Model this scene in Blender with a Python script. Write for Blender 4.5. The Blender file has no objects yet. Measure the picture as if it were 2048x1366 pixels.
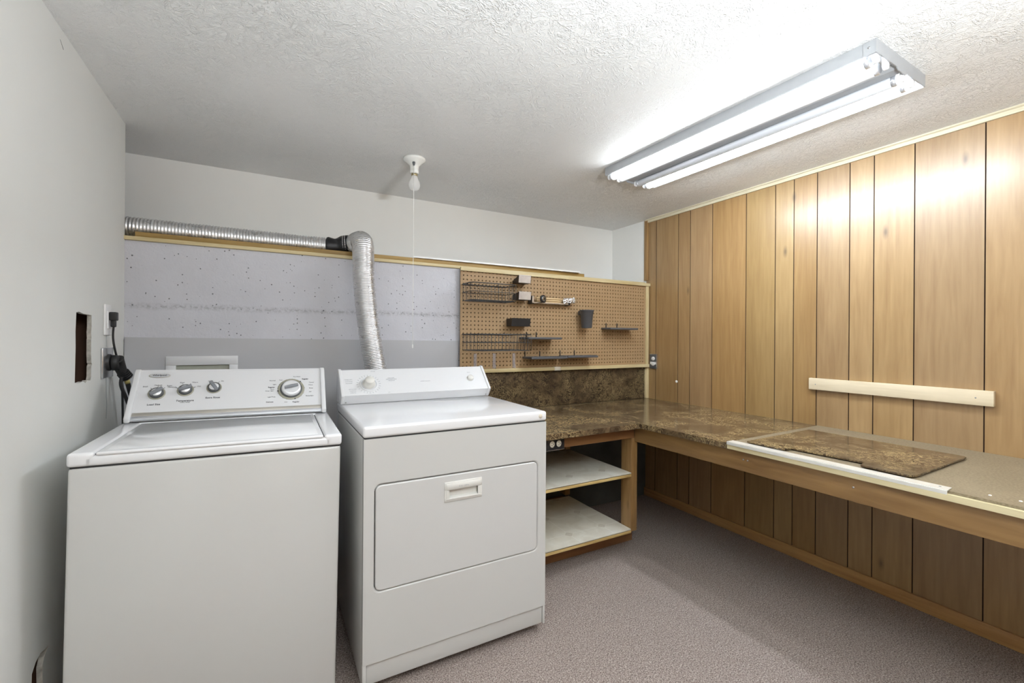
import bpy, bmesh, math, random
from math import sin, cos, pi, radians
from mathutils import Vector, Matrix, Euler
from mathutils.geometry import tessellate_polygon

random.seed(7)
SC = bpy.context.scene
COL = SC.collection

# ------------------------------------------------------------------ camera, world, exposure
XL, XR, YB, YU, H = -0.561, 2.618, 2.555, 2.951, 2.168      # left wall, right wall, concrete wall, upper back wall, ceiling
YF = -1.5                                                   # wall behind the camera
cam_d = bpy.data.cameras.new('camera')
cam = bpy.data.objects.new('camera', cam_d)
COL.objects.link(cam)
cam_d.sensor_width = 36.0
cam_d.lens = 885.0 / 2048.0 * 36.0
cam_d.shift_y = -7.0 / 2048.0
cam_d.clip_start = 0.05
cam.matrix_world = (Matrix.Translation((0, 0, 1.2296)) @ Matrix.Rotation(-0.5038, 4, 'Z')
                    @ Matrix.Rotation(pi / 2, 4, 'X') @ Matrix.Rotation(0.0067, 4, 'Z'))
SC.camera = cam

world = bpy.data.worlds.new('world')
SC.world = world
world.use_nodes = True
world.node_tree.nodes['Background'].inputs[0].default_value = (0.9, 0.93, 1.0, 1)
world.node_tree.nodes['Background'].inputs[1].default_value = 0.05

SC.view_settings.view_transform = 'Standard'
SC.view_settings.look = 'None'
SC.view_settings.gamma = 1.0
SC.view_settings.exposure = 1.48
SC.view_settings.use_curve_mapping = False
SC.cycles.use_denoising = True
SC.cycles.max_bounces = 10
SC.cycles.diffuse_bounces = 6
SC.cycles.sample_clamp_indirect = 6.0

TUBE_LIT = 25.0        # emission of a lit fluorescent tube
FILL_BEHIND = 46.0     # watts of the fill light added behind the camera

def add_area(name, loc, rot, sx, sy, watts, color):
    l = bpy.data.lights.new(name, 'AREA')
    l.shape = 'RECTANGLE'; l.size = sx; l.size_y = sy; l.energy = watts; l.color = color
    o = bpy.data.objects.new(name, l); COL.objects.link(o)
    o.location = loc; o.rotation_euler = rot
    return o
# fill light added behind the camera, aimed up to brighten the ceiling
add_area('ceiling_fill_light', (0.70, -0.42, 1.465), (pi, 0, 0), 0.24, 0.24, FILL_BEHIND, (0.89, 0.95, 1.0))

# ------------------------------------------------------------------ node helpers
def newmat(name):
    m = bpy.data.materials.new(name); m.use_nodes = True
    nt = m.node_tree
    return m, nt, nt.nodes['Principled BSDF']

def N(nt, typ, **kw):
    n = nt.nodes.new(typ)
    for k, v in kw.items():
        if k.startswith('i_'):
            n.inputs[k[2:].replace('_', ' ')].default_value = v
        else:
            setattr(n, k, v)
    return n

def ramp(nt, fac, stops, interp='LINEAR'):
    r = nt.nodes.new('ShaderNodeValToRGB')
    r.color_ramp.interpolation = interp
    while len(r.color_ramp.elements) < len(stops):
        r.color_ramp.elements.new(0.5)
    for e, (p, c) in zip(r.color_ramp.elements, stops):
        e.position = p; e.color = (c[0], c[1], c[2], 1) if len(c) == 3 else c
    nt.links.new(fac, r.inputs[0])
    return r.outputs[0]

def g(v): return (v, v, v)

def coords(nt, scale=(1, 1, 1), kind='Object'):
    t = nt.nodes.new('ShaderNodeTexCoord'); mp = nt.nodes.new('ShaderNodeMapping')
    mp.inputs['Scale'].default_value = scale
    nt.links.new(t.outputs[kind], mp.inputs['Vector'])
    return mp.outputs[0]

def noise(nt, vec, scale, detail=3.0, dist=0.0, rough=0.5):
    n = nt.nodes.new('ShaderNodeTexNoise')
    n.inputs['Scale'].default_value = scale; n.inputs['Detail'].default_value = detail
    n.inputs['Distortion'].default_value = dist; n.inputs['Roughness'].default_value = rough
    nt.links.new(vec, n.inputs['Vector'])
    return n.outputs['Fac']

def mix(nt, fac, a, b, mode='MIX'):
    m = nt.nodes.new('ShaderNodeMix'); m.data_type = 'RGBA'; m.blend_type = mode
    if isinstance(fac, (int, float)): m.inputs[0].default_value = fac
    else: nt.links.new(fac, m.inputs[0])
    for i, v in ((6, a), (7, b)):
        if isinstance(v, tuple): m.inputs[i].default_value = (v[0], v[1], v[2], 1)
        else: nt.links.new(v, m.inputs[i])
    return m.outputs[2]

def math_n(nt, op, a, b=None, c=None):
    m = nt.nodes.new('ShaderNodeMath'); m.operation = op
    for i, v in enumerate((a, b, c)):
        if v is None: continue
        if isinstance(v, (int, float)): m.inputs[i].default_value = v
        else: nt.links.new(v, m.inputs[i])
    return m.outputs[0]

def bump(nt, bsdf, height, strength=0.3, dist=0.002, prev=None):
    b = nt.nodes.new('ShaderNodeBump')
    b.inputs['Strength'].default_value = strength; b.inputs['Distance'].default_value = dist
    nt.links.new(height, b.inputs['Height'])
    if prev is not None: nt.links.new(prev, b.inputs['Normal'])
    if bsdf is not None: nt.links.new(b.outputs[0], bsdf.inputs['Normal'])
    return b.outputs[0]

def plain(name, col, rough=0.5, metal=0.0, var=0.06, bumps=0.0, scale=30.0, spec=0.5, coat=0.0):
    """paint, plastic or metal with a faint procedural variation of tone"""
    m, nt, b = newmat(name)
    v = coords(nt)
    n = noise(nt, v, scale, 3)
    c = ramp(nt, n, [(0.25, tuple(x * (1 - var) for x in col)), (0.75, tuple(min(1, x * (1 + var)) for x in col))])
    nt.links.new(c, b.inputs['Base Color'])
    b.inputs['Roughness'].default_value = rough
    b.inputs['Metallic'].default_value = metal
    b.inputs['Specular IOR Level'].default_value = spec
    b.inputs['Coat Weight'].default_value = coat
    if bumps: bump(nt, b, noise(nt, v, scale * 4, 3), bumps, 0.001)
    return m

def wood(name, dark, light, axis='Z', fine=1.0, rough=0.4, knots=0.0, plank_attr=False, coat=0.0, contrast=1.0):
    """sawn wood with the grain along one axis"""
    m, nt, b = newmat(name)
    s = {'X': (0.7, 9, 9), 'Y': (9, 0.7, 9), 'Z': (9, 9, 0.7)}[axis]
    vec = coords(nt, s)
    if plank_attr:
        at = N(nt, 'ShaderNodeAttribute', attribute_name='plank')
        ad = nt.nodes.new('ShaderNodeVectorMath'); ad.operation = 'ADD'
        sc = nt.nodes.new('ShaderNodeVectorMath'); sc.operation = 'SCALE'; sc.inputs['Scale'].default_value = 37.0
        nt.links.new(at.outputs['Color'], sc.inputs[0])
        nt.links.new(vec, ad.inputs[0]); nt.links.new(sc.outputs[0], ad.inputs[1])
        vec = ad.outputs[0]
    n1 = noise(nt, vec, 0.9 * fine, 4, 1.2)
    w = nt.nodes.new('ShaderNodeMath'); w.operation = 'MULTIPLY'; w.inputs[1].default_value = 7.0
    nt.links.new(n1, w.inputs[0])
    fr = math_n(nt, 'PINGPONG', w.outputs[0], 1.0)
    n2 = noise(nt, vec, 7.0 * fine, 4, 0.3)
    f = math_n(nt, 'ADD', math_n(nt, 'MULTIPLY', fr, 0.35 * contrast), math_n(nt, 'MULTIPLY', n2, 0.75))
    c = ramp(nt, f, [(0.2, dark), (0.75, light)])
    if plank_attr:
        hs = nt.nodes.new('ShaderNodeHueSaturation')
        sp = nt.nodes.new('ShaderNodeSeparateColor')
        nt.links.new(at.outputs['Color'], sp.inputs[0])
        nt.links.new(math_n(nt, 'MULTIPLY_ADD', sp.outputs[0], 0.20, 0.90), hs.inputs['Value'])
        nt.links.new(math_n(nt, 'MULTIPLY_ADD', sp.outputs[1], 0.12, 0.94), hs.inputs['Saturation'])
        nt.links.new(math_n(nt, 'MULTIPLY_ADD', sp.outputs[2], 0.008, 0.496), hs.inputs['Hue'])
        nt.links.new(c, hs.inputs['Color']); c = hs.outputs[0]
    if knots > 0:
        s2 = {'X': (3.5, 0.01, 9), 'Y': (0.01, 3.5, 9), 'Z': (0.01, 9, 3.5)}[axis]
        vo = nt.nodes.new('ShaderNodeTexVoronoi'); vo.inputs['Scale'].default_value = 0.9
        v2 = coords(nt, s2); nt.links.new(v2, vo.inputs['Vector'])
        spk = nt.nodes.new('ShaderNodeSeparateColor'); nt.links.new(vo.outputs['Color'], spk.inputs[0])
        has = math_n(nt, 'LESS_THAN', spk.outputs[0], knots)
        kn = ramp(nt, vo.outputs['Distance'], [(0.03, (1, 1, 1)), (0.07, (0.5, 0.5, 0.5)), (0.13, (0, 0, 0))])
        k = math_n(nt, 'MULTIPLY', has, kn)
        c = mix(nt, math_n(nt, 'MULTIPLY', k, 0.75), c, tuple(x * 0.28 for x in dark))
    nt.links.new(c, b.inputs['Base Color'])
    b.inputs['Roughness'].default_value = rough
    b.inputs['Coat Weight'].default_value = coat
    b.inputs['Coat Roughness'].default_value = 0.28
    bump(nt, b, n2, 0.12, 0.001)
    return m

# ------------------------------------------------------------------ materials
M = {}
# painted drywall
def wallpaint(name, col, rough=0.75):
    m, nt, b = newmat(name)
    v = coords(nt)
    n = noise(nt, v, 3.0, 4); n2 = noise(nt, v, 160, 3)
    nt.links.new(ramp(nt, n, [(0.3, tuple(x * 0.97 for x in col)), (0.7, col)]), b.inputs['Base Color'])
    b.inputs['Roughness'].default_value = rough
    bump(nt, b, n2, 0.12, 0.0015)
    return m
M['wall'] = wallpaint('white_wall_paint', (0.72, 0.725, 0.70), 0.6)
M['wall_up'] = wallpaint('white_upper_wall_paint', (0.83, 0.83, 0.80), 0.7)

def ceiling_mat():
    m, nt, b = newmat('textured_ceiling_paint')
    v = coords(nt)
    b.inputs['Base Color'].default_value = (0.80, 0.80, 0.785, 1)
    b.inputs['Roughness'].default_value = 0.55
    n1 = noise(nt, v, 11, 4, 2.0, 0.6)
    ridge = math_n(nt, 'ABSOLUTE', math_n(nt, 'SUBTRACT', n1, 0.5))
    r1 = ramp(nt, ridge, [(0.0, g(1.0)), (0.035, g(0.0))])
    n2 = noise(nt, v, 42, 3, 1.5, 0.6)
    ridge2 = math_n(nt, 'ABSOLUTE', math_n(nt, 'SUBTRACT', n2, 0.5))
    r2 = ramp(nt, ridge2, [(0.0, g(0.7)), (0.06, g(0.0))])
    patch = ramp(nt, noise(nt, v, 2.6, 3), [(0.4, g(0.35)), (0.62, g(1.0))])
    n3 = noise(nt, v, 120, 3)
    h = math_n(nt, 'MULTIPLY', math_n(nt, 'ADD', r1, r2), patch)
    h = math_n(nt, 'ADD', h, math_n(nt, 'MULTIPLY', n3, 0.1))
    bump(nt, b, h, 0.6, 0.006)
    return m
M['ceiling'] = ceiling_mat()

def carpet_mat():
    m, nt, b = newmat('berber_carpet')
    v = coords(nt)
    n1 = noise(nt, v, 220, 2, 0.5); n2 = noise(nt, v, 90, 3); n3 = noise(nt, v, 2.0, 3)
    c = ramp(nt, n1, [(0.34, (0.09, 0.062, 0.052)), (0.46, (0.25, 0.20, 0.178)), (0.58, (0.41, 0.345, 0.305)), (0.7, (0.64, 0.56, 0.50))])
    c = mix(nt, math_n(nt, 'MULTIPLY', n2, 0.45), c, (0.24, 0.19, 0.17))
    c = mix(nt, math_n(nt, 'MULTIPLY', ramp(nt, n3, [(0.4, g(0)), (0.7, g(1))]), 0.12), c, (0.25, 0.2, 0.18))
    nt.links.new(c, b.inputs['Base Color'])
    b.inputs['Roughness'].default_value = 1.0
    b.inputs['Specular IOR Level'].default_value = 0.05
    b.inputs['Sheen Weight'].default_value = 0.15
    bump(nt, b, n1, 0.8, 0.006)
    return m
M['carpet'] = carpet_mat()

def concrete_mat():
    m, nt, b = newmat('painted_poured_concrete')
    v = coords(nt)
    base = (0.57, 0.575, 0.62)
    n = noise(nt, v, 3.5, 5, 0.3)
    c = ramp(nt, n, [(0.3, tuple(x * 0.93 for x in base)), (0.7, tuple(x * 1.03 for x in base))])
    # bug holes left by air bubbles
    pit = None
    for sc_, thr, share in ((20, 0.145, 0.40), (60, 0.22, 0.25)):
        vo = nt.nodes.new('ShaderNodeTexVoronoi'); vo.inputs['Scale'].default_value = sc_
        wv = nt.nodes.new('ShaderNodeVectorMath'); wv.operation = 'ADD'
        nn = nt.nodes.new('ShaderNodeTexNoise'); nn.inputs['Scale'].default_value = 60
        nt.links.new(v, nn.inputs['Vector'])
        sc2 = nt.nodes.new('ShaderNodeVectorMath'); sc2.operation = 'SCALE'; sc2.inputs['Scale'].default_value = 0.006
        nt.links.new(nn.outputs['Color'], sc2.inputs[0]); nt.links.new(v, wv.inputs[0]); nt.links.new(sc2.outputs[0], wv.inputs[1])
        nt.links.new(wv.outputs[0], vo.inputs['Vector'])
        sp = nt.nodes.new('ShaderNodeSeparateColor'); nt.links.new(vo.outputs['Color'], sp.inputs[0])
        has = math_n(nt, 'LESS_THAN', sp.outputs[0], share)
        size = math_n(nt, 'MULTIPLY_ADD', sp.outputs[1], thr, thr * 0.3)
        p = math_n(nt, 'MULTIPLY', has, math_n(nt, 'LESS_THAN', vo.outputs['Distance'], size))
        pit = p if pit is None else math_n(nt, 'MAXIMUM', pit, p)
    # rough cold joint between two pours
    sep = nt.nodes.new('ShaderNodeSeparateXYZ'); nt.links.new(v, sep.inputs[0])
    nz = noise(nt, v, 6, 4); n5 = noise(nt, v, 70, 4, 0.5)
    zz = math_n(nt, 'ADD', sep.outputs['Z'], math_n(nt, 'MULTIPLY', nz, 0.02))
    d = math_n(nt, 'ABSOLUTE', math_n(nt, 'SUBTRACT', zz, 1.374))
    seam = math_n(nt, 'MULTIPLY', ramp(nt, d, [(0.0, g(1)), (0.006, g(0.55)), (0.02, g(0.0))]), ramp(nt, n5, [(0.42, g(0.15)), (0.6, g(1))]))
    c = mix(nt, math_n(nt, 'MULTIPLY', seam, 0.55), c, (0.2, 0.2, 0.22))
    c = mix(nt, math_n(nt, 'MULTIPLY', pit, 0.85), c, (0.07, 0.07, 0.08))
    nt.links.new(c, b.inputs['Base Color'])
    b.inputs['Roughness'].default_value = 0.65
    hgt = math_n(nt, 'SUBTRACT', math_n(nt, 'ADD', noise(nt, v, 25, 6, 0.5), math_n(nt, 'MULTIPLY', noise(nt, v, 110, 4), 0.35)),
                 math_n(nt, 'ADD', pit, math_n(nt, 'MULTIPLY', seam, 0.5)))
    bump(nt, b, hgt, 0.6, 0.005)
    return m
M['concrete'] = concrete_mat()
M['under'] = plain('dark_grey_lower_wall', (0.085, 0.092, 0.092), 0.85, var=0.25, bumps=0.4, scale=6)
M['grey_panel'] = plain('smooth_grey_panel_paint', (0.45, 0.455, 0.475), 0.45, var=0.03, scale=4)

M['plank'] = wood('varnished_plank_panelling', (0.27, 0.155, 0.058), (0.38, 0.243, 0.105), 'Z', 1.0, 0.40, 0.08, True, coat=0.75, contrast=0.6)
M['wall_fill_absorber'] = wood('dark_fill_absorbing_panelling', (0.16, 0.08, 0.03), (0.28, 0.16, 0.07), 'Z', 1.0, 0.5)  # dark panelling put on the unseen wall to cut frontal fill
M['groove'] = plain('dark_groove', (0.05, 0.025, 0.015), 0.8)
M['pine_x'] = wood('pale_pine_strip', (0.50, 0.39, 0.19), (0.66, 0.56, 0.33), 'X', 1.3, 0.5, 0.0)
M['pine_z'] = wood('pale_pine_upright', (0.50, 0.39, 0.19), (0.66, 0.56, 0.33), 'Z', 1.3, 0.5, 0.0)
M['pine_y'] = wood('pale_pine_edge', (0.50, 0.42, 0.24), (0.66, 0.58, 0.36), 'Y', 1.3, 0.5, 0.0)
M['oak_x'] = wood('golden_board', (0.24, 0.145, 0.035), (0.40, 0.26, 0.085), 'X', 1.4, 0.5, 0.0)
M['fir_x'] = wood('stained_fir_beam_across', (0.15, 0.065, 0.024), (0.30, 0.150, 0.060), 'X', 0.9, 0.42, 0.35, coat=0.2)
M['fir_y'] = wood('stained_fir_beam_along', (0.15, 0.075, 0.024), (0.30, 0.175, 0.066), 'Y', 0.9, 0.42, 0.75, coat=0.2)
M['fir_z'] = wood('stained_fir_post', (0.20, 0.105, 0.034), (0.36, 0.215, 0.085), 'Z', 0.9, 0.42, 0.6, coat=0.2)
M['base_y'] = wood('baseboard_wood', (0.33, 0.165, 0.055), (0.50, 0.29, 0.115), 'Y', 0.9, 0.45, 0.2, coat=0.2)
M['rail_y'] = wood('unfinished_pale_board', (0.60, 0.50, 0.34), (0.70, 0.60, 0.43), 'Y', 1.2, 0.6, 0.0)
M['crown_y'] = wood('worn_ceiling_trim', (0.50, 0.44, 0.30), (0.68, 0.62, 0.46), 'Y', 1.6, 0.6, 0.0)
M['ply_x'] = wood('plywood_shelf_edge', (0.42, 0.27, 0.09), (0.66, 0.48, 0.20), 'X', 2.2, 0.6, 0.0, contrast=1.4)
M['dark_wood'] = wood('dark_wall_stud', (0.05, 0.025, 0.015), (0.10, 0.05, 0.03), 'Z', 1, 0.8)

def laminate_mat(name, gloss, k=1.0):
    m, nt, b = newmat(name)
    v = coords(nt)
    n1 = noise(nt, v, 8, 6, 2.2, 0.62); n2 = noise(nt, v, 24, 4, 2.6, 0.6)
    rid = math_n(nt, 'ABSOLUTE', math_n(nt, 'SUBTRACT', n2, 0.5))
    c = ramp(nt, n1, [(0.36, (0.030 * k, 0.018 * k, 0.012 * k)), (0.5, (0.085 * k, 0.055 * k, 0.032 * k)), (0.66, (0.17 * k, 0.115 * k, 0.062 * k))])
    vein = ramp(nt, rid, [(0.0, g(1.0)), (0.03, g(0.5)), (0.075, g(0.0))])
    vm = math_n(nt, 'MULTIPLY', vein, ramp(nt, noise(nt, v, 4.5, 3, 0.8), [(0.38, g(0.1)), (0.58, g(1))]))
    c = mix(nt, vm, c, (0.40 * k, 0.30 * k, 0.15 * k))
    nt.links.new(c, b.inputs['Base Color'])
    b.inputs['Roughness'].default_value = gloss
    b.inputs['Specular IOR Level'].default_value = 0.30
    bump(nt, b, noise(nt, v, 60, 3), 0.03, 0.001)
    return m
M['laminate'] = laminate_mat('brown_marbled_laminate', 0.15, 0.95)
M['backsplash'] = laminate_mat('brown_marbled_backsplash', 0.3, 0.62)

def chipboard_mat():
    m, nt, b = newmat('bare_particle_board')
    v = coords(nt)
    n = noise(nt, v, 140, 4); n2 = noise(nt, v, 9, 4)
    c = ramp(nt, n, [(0.3, (0.16, 0.125, 0.075)), (0.5, (0.225, 0.184, 0.120)), (0.72, (0.30, 0.25, 0.17))])
    c = mix(nt, math_n(nt, 'MULTIPLY', ramp(nt, n2, [(0.5, g(0)), (0.7, g(1))]), 0.25), c, (0.34, 0.27, 0.18))
    nt.links.new(c, b.inputs['Base Color']); b.inputs['Roughness'].default_value = 0.38
    bump(nt, b, n, 0.1, 0.001)
    return m
M['chip'] = chipboard_mat()
M['chip_edge'] = plain('dark_board_edge', (0.09, 0.06, 0.035), 0.7)

def hardboard_mat():
    m, nt, b = newmat('perforated_hardboard')
    v = coords(nt)
    n = noise(nt, v, 260, 4); n2 = noise(nt, v, 2.2, 3)
    c = ramp(nt, n, [(0.3, (0.27, 0.165, 0.08)), (0.7, (0.46, 0.315, 0.165))])
    c = mix(nt, math_n(nt, 'MULTIPLY', ramp(nt, n2, [(0.4, g(0)), (0.7, g(1))]), 0.2), c, (0.33, 0.22, 0.12))
    nt.links.new(c, b.inputs['Base Color']); b.inputs['Roughness'].default_value = 0.6
    return m
M['hardboard'] = hardboard_mat()

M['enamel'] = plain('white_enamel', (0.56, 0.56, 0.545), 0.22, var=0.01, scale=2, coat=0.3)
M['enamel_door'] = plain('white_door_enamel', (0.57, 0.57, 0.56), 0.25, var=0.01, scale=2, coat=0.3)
M['enamel_top'] = plain('brightened_porcelain_top', (0.76, 0.765, 0.78), 0.18, var=0.01, scale=2, coat=0.4)  # porcelain white raised to stand in for bright reflections on the machine tops
M['console_white'] = plain('white_console_plastic', (0.66, 0.665, 0.68), 0.35, var=0.01, scale=2)
M['plastic_white'] = plain('warm_white_plastic', (0.66, 0.65, 0.615), 0.4, var=0.02)
M['gap'] = plain('dark_gap', (0.03, 0.03, 0.03), 0.9)
M['galv'] = plain('galvanised_sheet', (0.42, 0.44, 0.45), 0.5, 0.6)
M['silver_trim'] = plain('silver_trim', (0.70, 0.72, 0.76), 0.28, 0.75, var=0.03, scale=6)
M['taupe_metal'] = plain('satin_taupe_metal', (0.50, 0.475, 0.43), 0.38, 0.55, var=0.12, scale=5)
M['bezel'] = plain('champagne_bezel', (0.36, 0.35, 0.28), 0.4, 0.3)
M['knob_dark'] = plain('charcoal_knob_skirt', (0.085, 0.09, 0.095), 0.4)
M['knob_grey'] = plain('grey_knob_grip', (0.22, 0.23, 0.25), 0.35)
M['knob_silver'] = plain('silver_knob_cap', (0.80, 0.81, 0.83), 0.3, 0.35)
M['print_black'] = plain('black_print', (0.04, 0.04, 0.05), 0.6)
M['print_grey'] = plain('grey_print', (0.40, 0.41, 0.43), 0.6)
M['beige'] = plain('beige_sticker', (0.66, 0.60, 0.50), 0.6)
M['screw'] = plain('screw_steel', (0.35, 0.35, 0.35), 0.35, 0.9)
M['black_plastic'] = plain('black_plastic', (0.018, 0.018, 0.02), 0.38, var=0.2)
M['black_wire'] = plain('black_coated_wire', (0.045, 0.05, 0.055), 0.28, 0.2)
M['charcoal'] = plain('charcoal_plastic', (0.085, 0.088, 0.096), 0.42)
M['black_rubber'] = plain('black_rubber_cable', (0.015, 0.015, 0.016), 0.5)
M['tape'] = plain('black_tape', (0.012, 0.012, 0.014), 0.4, bumps=0.5, scale=40)
M['bin_steel'] = plain('polished_bin_front', (0.78, 0.79, 0.82), 0.22, 0.55, var=0.12, scale=25)
M['steel'] = plain('brushed_steel', (0.62, 0.63, 0.65), 0.27, 0.9, var=0.1, scale=12)
M['outlet_white'] = plain('white_outlet_plastic', (0.82, 0.82, 0.82), 0.35)
M['ivory'] = plain('ivory_receptacle', (0.74, 0.70, 0.58), 0.4)
M['tin_white'] = plain('white_lamp_steel', (0.33, 0.34, 0.35), 0.35, var=0.03)
M['porcelain'] = plain('white_porcelain', (0.82, 0.82, 0.78), 0.25)
M['string'] = plain('white_pull_string', (0.85, 0.85, 0.82), 0.8)
M['brass'] = plain('brass_screw_shell', (0.45, 0.38, 0.22), 0.35, 0.9)
M['drywall_core'] = plain('broken_plasterboard', (0.52, 0.50, 0.45), 0.95, var=0.35, bumps=0.9, scale=50)
M['cavity'] = plain('dark_wall_cavity', (0.02, 0.017, 0.014), 0.95)
M['pipe_red'] = plain('rusty_pipe', (0.14, 0.035, 0.02), 0.6)
M['dowel'] = plain('light_wood_dowel', (0.68, 0.50, 0.28), 0.55, var=0.1)
M['foil'] = plain('crumpled_foil', (0.72, 0.73, 0.75), 0.25, 0.9, bumps=1.0, scale=60)
M['alu'] = plain('aluminium_edge', (0.86, 0.86, 0.82), 0.35, 0.55, var=0.05)
M['white_board'] = plain('white_painted_strip', (0.88, 0.89, 0.88), 0.5, var=0.03)
M['recess_back'] = plain('drab_recess_back', (0.36, 0.37, 0.31), 0.7, var=0.1)
M['gold_label'] = plain('yellow_label', (0.55, 0.45, 0.16), 0.5)

def duct_mat(name, a, r):
    m, nt, b = newmat(name)
    v = coords(nt)
    n = noise(nt, v, 45, 4, 0.6); n2 = noise(nt, v, 12, 3)
    nt.links.new(ramp(nt, n2, [(0.3, tuple(x * 0.85 for x in a)), (0.7, a)]), b.inputs['Base Color'])
    b.inputs['Metallic'].default_value = 0.92
    nt.links.new(ramp(nt, n, [(0.3, g(r)), (0.7, g(r + 0.18))]), b.inputs['Roughness'])
    bump(nt, b, n, 0.35, 0.002)
    return m
M['duct'] = duct_mat('crinkled_aluminium_foil_duct', (0.80, 0.80, 0.81), 0.24)

def liner_mat():
    m, nt, b = newmat('tile_pattern_shelf_paper')
    v = coords(nt)
    n = noise(nt, v, 9, 5, 1.0)
    c = ramp(nt, n, [(0.3, (0.66, 0.62, 0.52)), (0.7, (0.80, 0.78, 0.69))])
    # pale grout lines of a diagonal tile print with a small ornament at each crossing
    mp = nt.nodes.new('ShaderNodeMapping'); mp.inputs['Rotation'].default_value = (0, 0, 0.0)
    nt.links.new(v, mp.inputs['Vector'])
    sx = nt.nodes.new('ShaderNodeSeparateXYZ'); nt.links.new(mp.outputs[0], sx.inputs[0])
    lx = math_n(nt, 'PINGPONG', sx.outputs['X'], 0.115); ly = math_n(nt, 'PINGPONG', sx.outputs['Y'], 0.115)
    line = math_n(nt, 'LESS_THAN', math_n(nt, 'MINIMUM', lx, ly), 0.0025)
    orn = math_n(nt, 'LESS_THAN', math_n(nt, 'ADD', lx, ly), 0.026)
    c = mix(nt, math_n(nt, 'MULTIPLY', line, 0.6), c, (0.86, 0.84, 0.78))
    c = mix(nt, math_n(nt, 'MULTIPLY', orn, 0.45), c, (0.42, 0.36, 0.26))
    nt.links.new(c, b.inputs['Base Color']); b.inputs['Roughness'].default_value = 0.45
    bump(nt, b, noise(nt, v, 14, 3), 0.3, 0.003)
    return m
M['liner'] = liner_mat()

def emit_mat(name, col, s):
    m, nt, b = newmat(name)
    b.inputs['Base Color'].default_value = (0.9, 0.9, 0.9, 1)
    b.inputs['Emission Color'].default_value = (*col, 1)
    b.inputs['Emission Strength'].default_value = s
    b.inputs['Roughness'].default_value = 0.3
    return m
M['tube_warm'] = emit_mat('lit_tube_glass_neutral', (0.90, 0.955, 1.0), TUBE_LIT * 0.58)
M['tube_cool'] = emit_mat('lit_tube_glass_cool', (0.84, 0.92, 1.0), TUBE_LIT * 1.38)
M['tube_off'] = plain('unlit_tube_glass', (0.66, 0.68, 0.71), 0.12, var=0.01)
M['lens'] = emit_mat('lit_lamp_lens', (1.0, 0.97, 0.92), 2.0)

def glass_mat():
    m, nt, b = newmat('frosted_bulb_glass')
    b.inputs['Base Color'].default_value = (0.93, 0.93, 0.92, 1)
    b.inputs['Transmission Weight'].default_value = 0.55
    b.inputs['Roughness'].default_value = 0.28
    b.inputs['IOR'].default_value = 1.2
    v = coords(nt); bump(nt, b, noise(nt, v, 20, 2), 0.02, 0.001)
    return m
M['bulb'] = glass_mat()
def clear_mat():
    m, nt, b = newmat('clear_plastic')
    b.inputs['Base Color'].default_value = (0.93, 0.9, 0.92, 1)
    b.inputs['Transmission Weight'].default_value = 0.75
    b.inputs['Roughness'].default_value = 0.2
    b.inputs['IOR'].default_value = 1.15
    return m
M['clear'] = clear_mat()

# ------------------------------------------------------------------ mesh builder
def tag(o, label=None, cat=None, group=None, kind=None):
    if label: o['label'] = label
    if cat: o['category'] = cat
    if group: o['group'] = group
    if kind: o['kind'] = kind
    return o

def empty(name, loc, label, cat, rot=(0, 0, 0), group=None):
    o = bpy.data.objects.new(name, None); COL.objects.link(o)
    o.location = loc; o.rotation_euler = rot
    o.empty_display_size = 0.05
    return tag(o, label, cat, group)

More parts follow.
